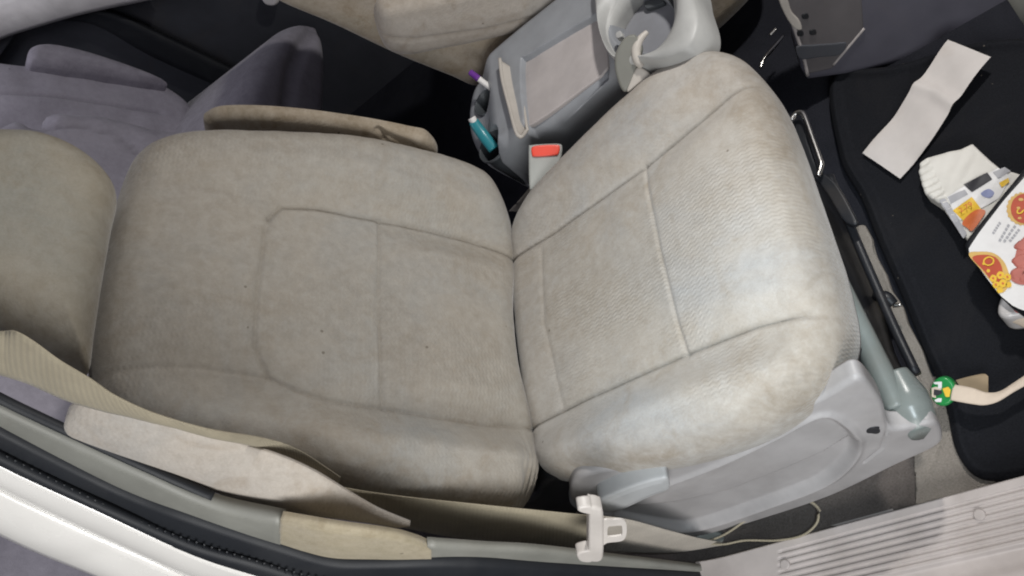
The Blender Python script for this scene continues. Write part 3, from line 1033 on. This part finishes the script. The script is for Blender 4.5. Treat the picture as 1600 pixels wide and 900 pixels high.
mid = thing('bench_seat', (-1.0, .2, 0), 'mauve second row seat directly behind the front passenger seat', 'car seat')
mbF = Frame(A3(-.80, 0, .7), (0, 1, 0), (-.25, 0, 1))
mb = mbF.ab([(62, 190), (75, 168), (110, 165), (170, 170), (235, 188), (250, 230)])
pillow('backrest', mbF, [tuple(mb[0]), tuple(mb[1]), tuple(mb[2]), tuple(mb[3]), (mb[4][0], mb[4][1]), (mb[4][0] + .02, -.3), (.2, -.35), (-.38, -.3), (-.42, .2), (-.36, .42), (.1, .45), (mb[0][0] - .05, mb[0][1] + .08)], .05, .12, 'mauve_velour', mid, lambda a, b, d: .008 * noise2(a, b, 16, 43) + .004 * noise2(a, b, 45, 44), [(mbF.ab([(62, 200), (130, 195), (190, 215), (240, 260)]), .008, .006)], nr=50, na=300)
mcF = Frame(A3(-.6, .1, .38), (1, 0, 0), (0, 1, 0))
pillow('cushion', mcF, [(-.25, -.42), (.2, -.42), (.25, -.3), (.25, .3), (.2, .45), (-.25, .45)], .05, .2, 'mauve_velour', mid, nr=20, na=160)

# ================================================================== FAR SIDE DOOR
fd = thing('far_door', (-.8, 1.45, 0), 'dark far side rear door with a pale band along its window', 'car door')
dp = Frame(A3(-.6, 1.45, .5), (1, 0, 0), (0, 0, 1))
pillow('door_panel', dp, [(-1.6, -.7), (1.6, -.7), (1.6, .62), (-1.6, .62)], .02, .06, 'door_dark', fd, nr=16, na=120, smooth=False)
yb = 1.38
ribbon('window_band', [atY(p[0], p[1], yb) for p in [(-160, 60), (-60, 25), (0, 2), (60, -20), (140, -50), (230, -75)]], [atY(p[0], p[1], yb) for p in [(-150, 130), (-60, 90), (0, 62), (60, 42), (140, 20), (250, -3)]], 'window_trim', fd, thick=.03, n=60, m_=8, bulge=.012, both=(0, -1, .2))
ribbon('shadow_strip', [atY(p[0], p[1], 1.41) for p in [(100, 20), (170, 22), (260, 62), (400, 130), (460, 160)]], [atY(p[0], p[1], 1.41) for p in [(90, 32), (150, 40), (240, 90), (370, 150), (430, 190)]], 'rubber', fd, thick=.02, n=40, m_=4, both=(0, -1, .2))  # black strip standing in for the shadow gap by the far door
pillow('pull_handle', Frame(A3(0, 1.4, .5), (1, 0, 0), (0, 0, 1)), Frame(A3(0, 1.4, .5), (1, 0, 0), (0, 0, 1)).ab([(408, -5), (425, -8), (436, 4), (428, 11), (414, 8)]), .01, .02, 'window_trim', fd, nr=8, na=40)
gl = Frame(A3(-.9, 1.44, 1.25), (1, 0, 0), (0, .1, 1))
pillow('window_glass', gl, [(-1.2, -.3), (1.2, -.3), (1.2, .25), (-1.2, .25)], .004, .006, 'door_dark', fd, nr=8, na=60, smooth=False)

# ================================================================== CAR BODY: door opening
body = thing('car_body', (0, -.42, 0), 'white car body around the open door, with sill plate, rubber seal and pillar trim', 'car body')
YP = ([-100, 0, 150, 300, 440, 530, 670, 850, 1000, 1110, 1200], [-.255, -.27, -.30, -.335, -.36, -.378, -.38, -.375, -.365, -.357, -.35])


def pp(pts, off):
    return [atY(p[0], p[1], np.interp(p[0], *YP) + off) for p in pts]


t_up = [(-300, 450), (-80, 600), (0, 642), (110, 694), (220, 744), (330, 791), (440, 816)]
t_lo = [(-300, 476), (-80, 634), (0, 678), (150, 754), (220, 786), (300, 816), (380, 845), (440, 862)]
ribbon('pillar_trim', pp(t_up, 0), pp(t_lo, 0), 'pillar_plastic', body, thick=.015, n=70, m_=10, bulge=.006)
ribbon('pillar_lining', pp([(438, 812), (520, 826), (610, 838), (650, 848), (674, 858)], -.001), pp([(438, 862), (475, 876), (520, 883), (600, 884), (674, 880)], -.001), 'lining_fabric', body, thick=.01, n=50, m_=10, bulge=.004)
ribbon('pillar_foot', pp([(668, 852), (760, 858), (850, 863), (1000, 880), (1115, 893)], 0), pp([(668, 882), (760, 882), (850, 886), (1000, 897), (1115, 905)], 0), 'pillar_plastic', body, thick=.01, n=50, m_=8, bulge=.003)
ribbon('trim_shadow_gap', pp([(-80, 586), (0, 630), (110, 682), (220, 733), (330, 782)], .006), pp([(-80, 596), (0, 639), (110, 689), (220, 737), (330, 782.5)], .006), 'rubber', body, thick=.01, n=50, m_=3)  # dark strip drawn in for the shade along the trim edge
s_up = [(-300, 470), (-80, 630), (0, 675), (150, 752), (220, 784), (300, 814), (440, 860), (520, 882), (600, 884), (760, 882), (1000, 897), (1120, 905)]
s_lo = [(-300, 510), (-80, 670), (0, 716), (150, 790), (220, 826), (300, 856), (400, 886), (520, 915), (620, 925), (760, 925), (1000, 925), (1120, 930)]
SU = np.array(spline(pp(s_up, -.012), 260)); SL = np.array(spline(pp(s_lo, -.02), 260))
ribbon('door_seal', SU, SL, 'rubber', body, thick=.02, n=260, m_=10, bulge=.006, sm=False)
# serrated rib of the seal
mp = SU * .45 + SL * .55
for i0 in ():
    pass
rv, rf = [], []
NS = 150
cen = resample(mp, NS)
for i in range(NS):
    c_ = cen[i] + np.array([.004, -.010, .004])
    tdir = cen[min(i + 1, NS - 1)] - cen[max(i - 1, 0)]
    tdir /= np.linalg.norm(tdir)
    wd = SL[int(i * 259 / (NS - 1))] - SU[int(i * 259 / (NS - 1))]
    wl = np.linalg.norm(wd)
    wd = wd / wl
    nn = np.cross(tdir, wd)
    if nn @ np.array([0, -1, .3]) < 0:
        nn = -nn
    s0 = len(rv)
    hw, hl = wl * .16, .0013
    for dx, dw, dh in ((-1, -1, 0), (1, -1, 0), (1, 1, 0), (-1, 1, 0), (-.6, -.9, 1), (.6, -.9, 1), (.6, .9, 1), (-.6, .9, 1)):
        rv.append(c_ + tdir * dx * hl + wd * dw * hw + nn * dh * .0012)
    rf += [(s0 + 4, s0 + 5, s0 + 6, s0 + 7), (s0, s0 + 1, s0 + 5, s0 + 4), (s0 + 1, s0 + 2, s0 + 6, s0 + 5), (s0 + 2, s0 + 3, s0 + 7, s0 + 6), (s0 + 3, s0, s0 + 4, s0 + 7)]
link('seal_ribs', rv, rf, 'rubber', body, smooth=False)
p_up = [(-300, 520), (-80, 680), (0, 727), (150, 798), (300, 866), (400, 900), (520, 935), (800, 945), (1120, 940)]
p_md = [(-300, 556), (-80, 718), (0, 766), (150, 838), (300, 905), (400, 945), (520, 980), (800, 1000), (1120, 985)]
p_lo = [(-300, 640), (-80, 790), (0, 838), (80, 874), (150, 902), (300, 966), (520, 1030), (800, 1070), (1120, 1060)]
ribbon('pillar_paint', pp(p_up, -.035), pp(p_md, -.045), 'white_paint', body, thick=.01, n=70, m_=8, bulge=.004)
ribbon('pillar_paint', pp(p_md, -.045), pp(p_lo, -.07), 'white_paint', body, thick=.01, n=70, m_=8, bulge=.006)
ribbon('outer_seal', pp([(-80, 668), (0, 714), (150, 787), (300, 854), (400, 884), (520, 922)], -.030), pp([(-80, 682), (0, 729), (150, 800), (300, 868), (400, 902), (520, 937)], -.034), 'rubber', body, thick=.01, n=50, m_=3, bulge=.003)


# sill plate with grooves
def sill_z(x, y):
    z = .062 + 0 * x
    edge_in = sstep(y, -.336, -.347)               # rises from the carpet
    z = z - .055 * (1 - edge_in)
    s = (-.356 - y) / .0096
    ins = (s > 0) & (s < 7)
    endx = .205 + .012 * np.cos(s * 1.0) * 0
    fx = sstep(x, .192 + .003 * np.abs(s - 3.5), .203 + .003 * np.abs(s - 3.5))
    g = np.where(ins, np.clip(np.cos(2 * math.pi * s) * 1.8, -1, 1), 0)
    z = z - .0024 * fx * np.where(ins, .5 - .5 * g, 0)
    z = z - .006 * sstep(y, -.425, -.432)
    z = z + .006 * sstep(y, -.444, -.462)
    z = z - .05 * sstep(y, -.485, -.53)
    return z


def sill(x, y):
    # the sill bends towards the pillar foot at its rear end
    yy = y - .0 + .02 * sstep(x, .12, -.1)
    return np.stack([x, yy, sill_z(x, y)], 1)


ys_s = np.r_[np.linspace(-.330, -.35, 14), np.linspace(-.352, -.43, 190), np.linspace(-.432, -.55, 40)]
sp = grid('sill_plate', sill, np.r_[np.linspace(.06, .18, 8), np.linspace(.185, .25, 40), np.linspace(.26, 1.1, 60)], ys_s, 'sill_plastic', body)
for px in ((1530, 804), (1226, 882)):
    q = atZ(px[0], px[1], .064)
    sF = Frame(A3(q[0], q[1], .0648), (1, 0, 0), (0, 1, 0))
    pillow('screw_cap', sF, [(.0075 * math.cos(t), .0075 * math.sin(t)) for t in np.linspace(0, 6.28, 16, endpoint=False)], .0018, .004, 'sill_plastic', sp, nr=8, na=36)

# ================================================================== GROUND AND FLOOR
def plane(name, x0, x1, y0, y1, z, mat, nx=2, ny=2, hf=None):
    def f(u, v):
        return np.stack([u, v, z + (hf(u, v) if hf else 0 * u)], 1)
    return grid(name, f, np.linspace(x0, x1, nx), np.linspace(y0, y1, ny), mat)


struct(plane('ground', -60, 60, -60, 60, -.35, 'asphalt'))
struct(plane('floor', -2.4, 1.3, -.40, 1.45, 0, 'black_carpet'))
struct(plane('floor_carpet', -.3, 1.1, -.338, -.16, .008, 'carpet', 60, 30, lambda u, v: .003 * noise2(u, v, 30, 9)))
cfF = Frame(A3(.5, 0, .012), (1, 0, 0), (0, 1, 0))
cz = pillow('carpet_strip', cfF, cfF.ab([(1336, 352), (1350, 350), (1362, 372), (1364, 392), (1384, 428), (1392, 452), (1410, 478), (1418, 505), (1440, 545), (1452, 580), (1480, 640), (1490, 700), (1520, 745), (1560, 758), (1448, 786), (1430, 800), (1470, 690), (1440, 600), (1400, 520), (1360, 440)]), .003, .008, 'carpet_light', None, lambda a, b, d: .002 * noise2(a, b, 50, 11), nr=30, na=200, smooth=False)
struct(cz)

# rubber floor mat with raised rim
mtF = Frame(A3(.6, 0, .022), (1, 0, 0), (0, 1, 0))
mat_px = [(1310, 240), (1345, 310), (1375, 385), (1412, 470), (1440, 540), (1462, 590), (1478, 640), (1488, 690), (1502, 722), (1524, 744), (1556, 750), (1610, 742), (1760, 700), (1800, 400), (1760, 90), (1560, 60), (1400, 100), (1300, 120)]


def mat_h(a, b, d):
    return .006 * np.exp(-((d - .012) / .006) ** 2) - .004 * sstep(d, .014, .03) + .0008 * noise2(a, b, 60, 12)


fm = tag(pillow('floor_mat', mtF, mtF.ab(mat_px), .006, .016, 'mat_rubber', None, mat_h, nr=90, na=360), 'black rubber floor mat with raised rim in front of the passenger seat', 'floor mat')

# clip on the mat edge
clip = thing('seat_track_clip', atZ(1385, 470, .03), 'small black clip with bright metal ends beside the mat edge', 'clip')
tube('clip_body', [atZ(1368, 462, .05), atZ(1385, 466, .055), atZ(1396, 476, .05)], [.008, .011, .009], 'black_plastic', clip, n=16, sides=10)
tube('clip_pin', [atZ(1354, 468, .05), atZ(1366, 465, .05)], .003, 'steel', clip, n=6, sides=8)
tube('clip_pin', [atZ(1396, 478, .05), atZ(1408, 476, .05)], .003, 'steel', clip, n=6, sides=8)

# ================================================================== DASH / TUNNEL SIDE
dash = thing('dashboard', (.65, .45, 0), 'dark grey lower dashboard panel with screw holes at the tunnel side', 'dashboard')
daF = Frame(A3(.6, .45, .1), (1, 0, 0), (0, .25, 1))
pillow('tunnel_panel', daF, daF.ab([(1203, -40), (1222, 10), (1240, 60), (1252, 110), (1262, 126), (1320, 118), (1400, 102), (1480, 92), (1560, 76), (1620, 40), (1620, -60)]), .01, .06, 'dash_grey', dash, nr=26, na=160, smooth=False)
daF2 = Frame(daF.o + daF.n * .0015 * (1 if daF.n[1] < 0 else -1), daF.u, daF.v)
pillow('end_plate', daF2, daF2.ab([(1222, -20), (1240, 40), (1254, 88), (1262, 116), (1300, 108), (1350, 46), (1345, -30)]), .003, .004, 'dash_plastic', dash, nr=20, na=120, smooth=False)
for q in ((1258, 25), (1270, 50), (1250, 52)):
    pillow('screw_hole', Frame(daF2.o + daF2.n * .002 * (1 if daF.n[1] < 0 else -1), daF2.u, daF2.v), daF2.ab([(q[0] - 5, q[1] - 3), (q[0] + 4, q[1] - 4), (q[0] + 5, q[1] + 3), (q[0] - 4, q[1] + 4)]), .001, .003, 'black_plastic', dash, nr=4, na=20)
pillow('panel_band', Frame(daF2.o - A3(0, .003, 0), daF2.u, daF2.v), daF2.ab([(1244, 72), (1270, 69), (1300, 67), (1322, 66), (1312, 84), (1280, 88), (1250, 91)]), .002, .004, 'door_dark', dash, nr=10, na=80)
pillow('bracket', Frame(daF2.o - A3(0, .004, 0), daF2.u, daF2.v), daF2.ab([(1216, -4), (1228, -6), (1236, 16), (1248, 30), (1252, 44), (1240, 42), (1226, 22)]), .002, .008, 'console_divider', dash, nr=8, na=60)
tube('edge_strip', [at(1302, 101, daF.n, daF.o - daF.n * 0.0) , at(1350, 44, daF.n, daF.o)], .003, 'console_tray', dash, n=12, sides=8)  # pale tube drawn in for a light reflection on the plate edge
tube('edge_strip', [at(1222, -10, daF.n, daF.o), at(1240, 40, daF.n, daF.o), at(1256, 90, daF.n, daF.o), at(1262, 118, daF.n, daF.o)], .0035, 'console_tray', dash, n=20, sides=8)
doF = Frame(A3(.9, .4, .1), (0, 1, 0), (0, 0, 1))
kick = pillow('kick_panel', Frame(A3(.86, 0, 0), (0, 1, 0), (.35, 0, 1)), Frame(A3(.86, 0, 0), (0, 1, 0), (.35, 0, 1)).ab([(1556, -30), (1566, 0), (1588, 40), (1604, 80), (1700, 60), (1700, -60)]), .008, .02, 'pillar_plastic', dash, nr=10, na=60, smooth=False)

rod = thing('metal_rod', atZ(1200, 85, .06), 'thin bent shiny metal rod lying in the dark gap by the console', 'rod')
tube('rod', [atZ(1188, 106, .10), atZ(1194, 92, .10), atZ(1206, 78, .095), atZ(1216, 66, .09), atZ(1224, 56, .085)], [.0035, .003, .004, .003, .002], 'steel', rod, n=30, sides=8)
tube('rod_tip', [atZ(1203, 55, .10), atZ(1213, 45, .10)], .003, 'steel', rod, n=8, sides=8)

# ================================================================== LITTER ON THE MAT
# long paper slip, bent across
slF = Frame(A3(.62, .25, .035), (1, 0, 0), (0, 1, 0))
c00 = slF.ab([(1345, 236)])[0]; c01 = slF.ab([(1404, 276)])[0]; c10 = slF.ab([(1486, 71)])[0]; c11 = slF.ab([(1551, 96)])[0]


def slip(u, v):
    P = (c00[None] * ((1 - u) * (1 - v))[:, None] + c01[None] * ((1 - u) * v)[:, None] + c10[None] * (u * (1 - v))[:, None] + c11[None] * (u * v)[:, None])
    e = .006 * np.sin(u * 9 + v) * np.sin(v * math.pi) ** 2
    dirv = (c01 - c00); dirv = dirv / np.linalg.norm(dirv)
    P = P + dirv[None] * (.0015 * np.sin(u * 7.5) * (v - .2))[:, None]
    kx = u - (.64 - .05 * np.abs(v - .45))
    h = .007 * np.exp(-(kx / .05) ** 2) * np.where(kx > 0, 1, 1) + .012 * sstep(kx, -.3, 0) + .012 * sstep(kx, .0, .35) + .0015 * np.sin(u * 14 + v * 3)
    return slF.w(P[:, 0], P[:, 1], h - .008)


tag(grid('paper_slip', slip, np.linspace(0, 1, 90), np.linspace(0, 1, 24), 'paper'), 'long blank off-white paper slip creased across its middle on the mat', 'paper')

# crumpled printed leaflet under the meat tray
lea = thing('leaflet', atZ(1510, 300, .03), 'crumpled white printed leaflet half hidden under the meat pack', 'leaflet')
leF2 = Frame(A3(.65, .12, .05), (1, 0, 0), (0, 1, 0))


def leaf_h(a, b):
    return .004 * noise2(a, b, 55, 21) + .002 * noise2(a, b, 130, 22)


lo = leF2.ab([(1434, 268), (1436, 254), (1446, 245), (1480, 236), (1500, 231), (1518, 222), (1524, 228), (1545, 248), (1562, 262), (1600, 272), (1640, 330), (1560, 400), (1512, 376), (1490, 350), (1468, 318), (1444, 302), (1438, 285)])
pillow('sheet', leF2, lo, .006, .03, 'paper_white', lea, lambda a, b, d: leaf_h(a, b) + .0018 * np.sin(b * 500) * sstep(.045 - d, 0, .03) * (a < leF2.ab([(1460, 270)])[0][0]), nr=50, na=220, smooth=False)


def lp_(name, pts, mat, h=.0016, sm=False):
    return patch(name, leF2, leF2.ab(pts), mat, lea, h, sm, hf=leaf_h)


lp_('grey_strip', [(1468, 314), (1478, 311), (1512, 366), (1506, 374)], 'print_grey')
lp_('label_white', [(1480, 309), (1506, 292), (1560, 262), (1580, 276), (1562, 310), (1500, 345), (1490, 330)], 'print_white')
lp_('black_box', [(1506, 289), (1543, 270), (1551, 281), (1519, 301)], 'print_black', .0024)
lp_('grey_box', [(1482, 309), (1508, 297), (1513, 304), (1486, 319)], 'print_grey', .0024)
lp_('grey_box', [(1552, 270), (1570, 261), (1580, 268), (1560, 280)], 'print_grey', .0024)
lp_('yellow_box', [(1489, 329), (1519, 308), (1534, 328), (1506, 346)], 'print_yellow', .0024)
lp_('yellow_box', [(1561, 286), (1576, 279), (1578, 285), (1566, 294)], 'print_yellow', .0026)
lp_('picture', [(1533, 302), (1545, 296), (1554, 302), (1548, 310), (1538, 308)], 'print_blue', .0024, True)
lp_('fruit_picture', [(1504, 350), (1512, 338), (1526, 329), (1540, 330), (1534, 344), (1520, 362), (1513, 358)], 'print_orange', .0028, True)
pxd = leF2.ab([(1490, 338), (1530, 315)])
ang = math.atan2(pxd[1][1] - pxd[0][1], pxd[1][0] - pxd[0][0])
text('price_digits', '2.79', leF2, *leF2.ab([(1511, 327)])[0], .012, ang, 'print_orange', lea, .0075)
pxd = leF2.ab([(1512, 295), (1548, 276)])

# meat pack
pack = thing('meat_pack', atZ(1570, 380, .03), 'black tray of meat with white and red printed label, wrapped in film', 'food pack')
mpF = Frame(A3(.68, .0, .085), (1, 0, 0), (0, 1, 0))
tr = mpF.ab([(1506, 382), (1512, 370), (1560, 310), (1604, 256), (1660, 250), (1700, 320), (1640, 520), (1580, 480), (1560, 460), (1530, 420), (1510, 398)])
pillow('tray', mpF, tr, .006, .05, 'black_plastic', pack, nr=24, na=160, smooth=False, taper=.01)
mlF = Frame(mpF.o + A3(0, 0, .003), mpF.u, mpF.v)
lab = [(1515, 397), (1513, 390), (1530, 364), (1570, 312), (1606, 272), (1680, 300), (1640, 500), (1585, 480), (1563, 462), (1540, 432)]
patch('label', mlF, mlF.ab(lab), 'print_white', pack, .001)


def mp_(name, pts, mat, h, sm=True, lab_=None):
    return patch(name, mlF, mlF.ab(pts), mat, pack, h, sm)


def badge(cx, cy, r, gear=22, squash=(1, 1), ang=0):
    P = []
    for i in range(gear * 2):
        t = math.pi * i / gear
        rr = r * (1.0 if i % 2 else .9)
        x, y = rr * math.cos(t) * squash[0], rr * math.sin(t) * squash[1]
        P.append((cx + x * math.cos(ang) - y * math.sin(ang), cy + x * math.sin(ang) + y * math.cos(ang)))
    return P


def ell(cx, cy, rx, ry, ang=0, n=20):
    return [(cx + rx * math.cos(t) * math.cos(ang) - ry * math.sin(t) * math.sin(ang), cy + rx * math.cos(t) * math.sin(ang) + ry * math.sin(t) * math.cos(ang)) for t in np.linspace(0, 6.2832, n, endpoint=False)]


mp_('badge_ring', badge(1599, 327, 27, 20), 'print_gold', .0018, False)
mp_('badge_face', ell(1601, 327, 21, 23), 'print_red', .0024)
mp_('badge_ring', [(1514, 398), (1530, 394), (1552, 396), (1568, 408), (1576, 425), (1579, 440), (1568, 458), (1555, 448), (1535, 424)], 'print_gold', .0018)
mp_('badge_face', [(1520, 404), (1536, 399), (1556, 403), (1566, 418), (1566, 436), (1556, 446), (1538, 424)], 'print_red', .0024)
for (x, y, q) in ((1553, 436, 6), (1564, 431, 6.5), (1575, 434, 6), (1557, 446, 6), (1568, 444, 7), (1563, 454, 5.5), (1577, 446, 5), (1545, 424, 3), (1538, 413, 2.5)):
    mp_('badge_flower', badge(x, y, q, 5), 'print_yellow', .0026 + .0002 * (x % 3), False)
for (x, y) in ((1553, 436), (1564, 431), (1568, 444), (1575, 434), (1557, 446)):
    mp_('flower_centre', ell(x, y, 1.8, 1.8), 'print_orange', .0034)
for (x, y, q) in ((1596, 313, 4), (1606, 312, 4), (1592, 326, 3), (1594, 342, 3)):
    mp_('badge_spot', ell(x, y, q, q * .6), 'print_gold', .0028)
pd = mlF.ab([(1540, 395), (1560, 420)])
a2 = math.atan2(pd[1][1] - pd[0][1], pd[1][0] - pd[0][0])
text('badge_letter', 'O', mlF, *mlF.ab([(1545, 410)])[0], .020, a2, 'print_yellow', pack, .0034)
text('badge_letter', 'S', mlF, *mlF.ab([(1600, 332)])[0], .022, a2 + 2.4, 'print_yellow', pack, .0034)
for (x0, y0, x1, y1) in ((1552, 366, 1564, 347), (1562, 378, 1578, 350), (1569, 379, 1588, 352), (1578, 378, 1594, 358)):
    dx, dy = 1.6, 1.2
    for k in range(5):
        f0, f1 = k / 5, (k + .72) / 5
        xa, ya, xb, yb_ = x0 + (x1 - x0) * f0, y0 + (y1 - y0) * f0, x0 + (x1 - x0) * f1, y0 + (y1 - y0) * f1
        patch('small_print', mlF, mlF.ab([(xa - dx, ya - dy), (xb - dx, yb_ - dy), (xb + dx, yb_ + dy), (xa + dx, ya + dy)]), 'print_grey', pack, .0018, n=12)
mp_('meat_picture', [(1592, 384), (1604, 370), (1625, 380), (1630, 440), (1600, 446), (1582, 440), (1580, 430), (1592, 420), (1586, 408)], 'meat_red', .0022)
for k, (x, y, r) in enumerate(((1600, 384, 10), (1597, 408, 11), (1592, 428, 10), (1608, 430, 12))):
    q = mlF.ab([(x, y)])[0]
    fr_ = Frame(mlF.w(q[0], q[1], .003), mlF.u, mlF.v)
    pillow('meat_slice', fr_, [(r * .0012 * math.cos(t) * (1 + .15 * math.sin(3 * t + k)), r * .0010 * math.sin(t)) for t in np.linspace(0, 6.28, 14, endpoint=False)], .004, .003, 'meat_red', pack, nr=10, na=40)
# film tail at the end of the pack
flm = Frame(A3(.62, -.09, .075), (1, 0, 0), (0, 1, 0))
pillow('film_wrap', flm, flm.ab([(1558, 488), (1562, 466), (1576, 446), (1590, 452), (1606, 470), (1650, 470), (1650, 500), (1600, 494), (1572, 497)]), .008, .045, 'film', pack, lambda a, b, d: .003 * noise2(a, b, 120, 31), nr=24, na=120)
flm2 = Frame(A3(.62, -.09, .0785), (1, 0, 0), (0, 1, 0))
pillow('raw_meat', flm2, flm2.ab([(1577, 470), (1584, 466), (1596, 474), (1612, 480), (1610, 488), (1590, 488), (1582, 482)]), .004, .004, 'meat_raw', pack, nr=10, na=50)
ribbon('film_fold', [atZ(1566, 497, .06), atZ(1600, 489, .07), atZ(1650, 478, .07)], [atZ(1582, 501, .05), atZ(1608, 516, .05), atZ(1650, 525, .05)], 'strap_cream', pack, n=30, m_=6, both=(0, 0, 1), bulge=.003)

# cream strap with round green tag
stp = thing('strap', atZ(1500, 612, .03), 'cream strap with a round green plastic tag lying across the mat corner', 'strap')
gF = face_frame(1474, 612, -.175, (-.1, -.35, .9))
gF = Frame(atZ(1473, 612, .06), gF.u, gF.v)
pillow('tag_disc', gF, gF.ab(ell(1473, 612, 20, 23)), .004, .010, 'green_plastic', stp, nr=20, na=80)


def gp(name, pts, mat, h, sm=False):
    return patch(name, gF, gF.ab(pts), mat, stp, h, sm, n=28)


gp('white_mark', [(1459, 597), (1472, 596), (1472, 606), (1466, 607), (1466, 600), (1460, 600)], 'print_white', .0012)
gp('white_mark', [(1460, 625), (1466, 622), (1472, 622), (1471, 628), (1463, 628)], 'print_white', .0012)
gp('cream_mark', [(1456, 606), (1463, 604), (1472, 607), (1468, 612), (1461, 612), (1463, 622), (1456, 620)], 'strap_cream', .0010)
gp('black_mark', [(1460, 608), (1472, 610), (1473, 614), (1466, 618), (1459, 617)], 'print_black', .0018)
gp('yellow_mark', [(1473, 607), (1482, 604), (1486, 609), (1484, 620), (1478, 620)], 'print_yellow', .0016)
gy = Frame(gF.o + gF.n * .004, gF.u, gF.v)
ribbon('strap_band', [atZ(1490, 601, .06), atZ(1500, 602, .060), atZ(1520, 606, .058), atZ(1542, 613, .052), atZ(1562, 611, .05), atZ(1585, 597, .05), atZ(1640, 560, .05)],
       [atZ(1485, 625, .06), atZ(1500, 628, .060), atZ(1518, 631, .058), atZ(1538, 633, .052), atZ(1560, 627, .05), atZ(1588, 610, .05), atZ(1640, 582, .05)], 'strap_cream', stp, n=70, m_=8, both=(0, 0, 1), thick=.0015, bulge=.002)
cb = tag(ribbon('cardboard_scrap', [atZ(1493, 594, .035), atZ(1515, 588, .035), atZ(1537, 584, .036), atZ(1544, 588, .036)], [atZ(1500, 604, .034), atZ(1520, 612, .034), atZ(1536, 617, .034), atZ(1544, 615, .034)], 'cardboard', None, n=30, m_=8, both=(0, 0, 1)), 'small brown cardboard scrap under the cream strap', 'cardboard')
for q in ((1482, 560), (1440, 562)):
    pass

# ================================================================== LIGHT
w = bpy.data.worlds.new('World')
scn.world = w
w.use_nodes = True
bg = w.node_tree.nodes['Background']
bg.inputs[0].default_value = (.80, .80, .95, 1)
bg.inputs[1].default_value = .14


def lamp(name, loc, target, size, power, col, sy=None, spread=None):
    ld = bpy.data.lights.new(name, 'AREA')
    ld.energy = power
    ld.color = col
    ld.size = size
    if sy:
        ld.shape = 'RECTANGLE'
        ld.size_y = sy
    o = bpy.data.objects.new(name, ld)
    COL.objects.link(o)
    o.location = loc
    o.rotation_euler = (Vector(target) - Vector(loc)).to_track_quat('-Z', 'Y').to_euler()
    return o


lamp('door_daylight', (.75, -1.55, 1.15), (0, -.2, .6), .9, 12, (.98, .99, 1), .9)
lamp('windscreen_daylight', (1.15, .6, 1.35), (.4, -.15, .3), .08, 15, (1, .97, .93))
lamp('door_side_fill', (.38, -1.15, .92), (-.08, -.28, .62), .5, 6.5, (1, .99, .97))  # added lamp lifting the near bolster, belt and pillar paint
lamp('rear_fill', (-1.1, .75, 1.75), (-.9, 1.0, .6), .5, 3.2, (.93, .92, 1))  # added lamp above the second row, brightens rear seats and window band
sl = bpy.data.lights.new('cushion_fill', 'SPOT')  # added spot, no lamp of the car; brightens the cushion front
sl.energy = 50
sl.color = (.82, .93, 1)
sl.spot_size = math.radians(36)
sl.spot_blend = 1
sl.shadow_soft_size = .06
so_ = bpy.data.objects.new('cushion_fill', sl)
COL.objects.link(so_)
so_.location = (.80, -.66, 1.36)
so_.rotation_euler = (Vector((.38, -.16, .38)) - so_.location).to_track_quat('-Z', 'Y').to_euler()

# ------------------------------------------------------------------ render settings
scn.render.engine = 'CYCLES'
scn.view_settings.view_transform = 'Standard'
scn.view_settings.look = 'None'
scn.view_settings.exposure = 0
scn.view_settings.gamma = 1
scn.cycles.filter_width = 2.0
scn.cycles.max_bounces = 6
scn.cycles.use_denoising = True
for o in scn.objects:
    if '_org' in o:
        del o['_org']
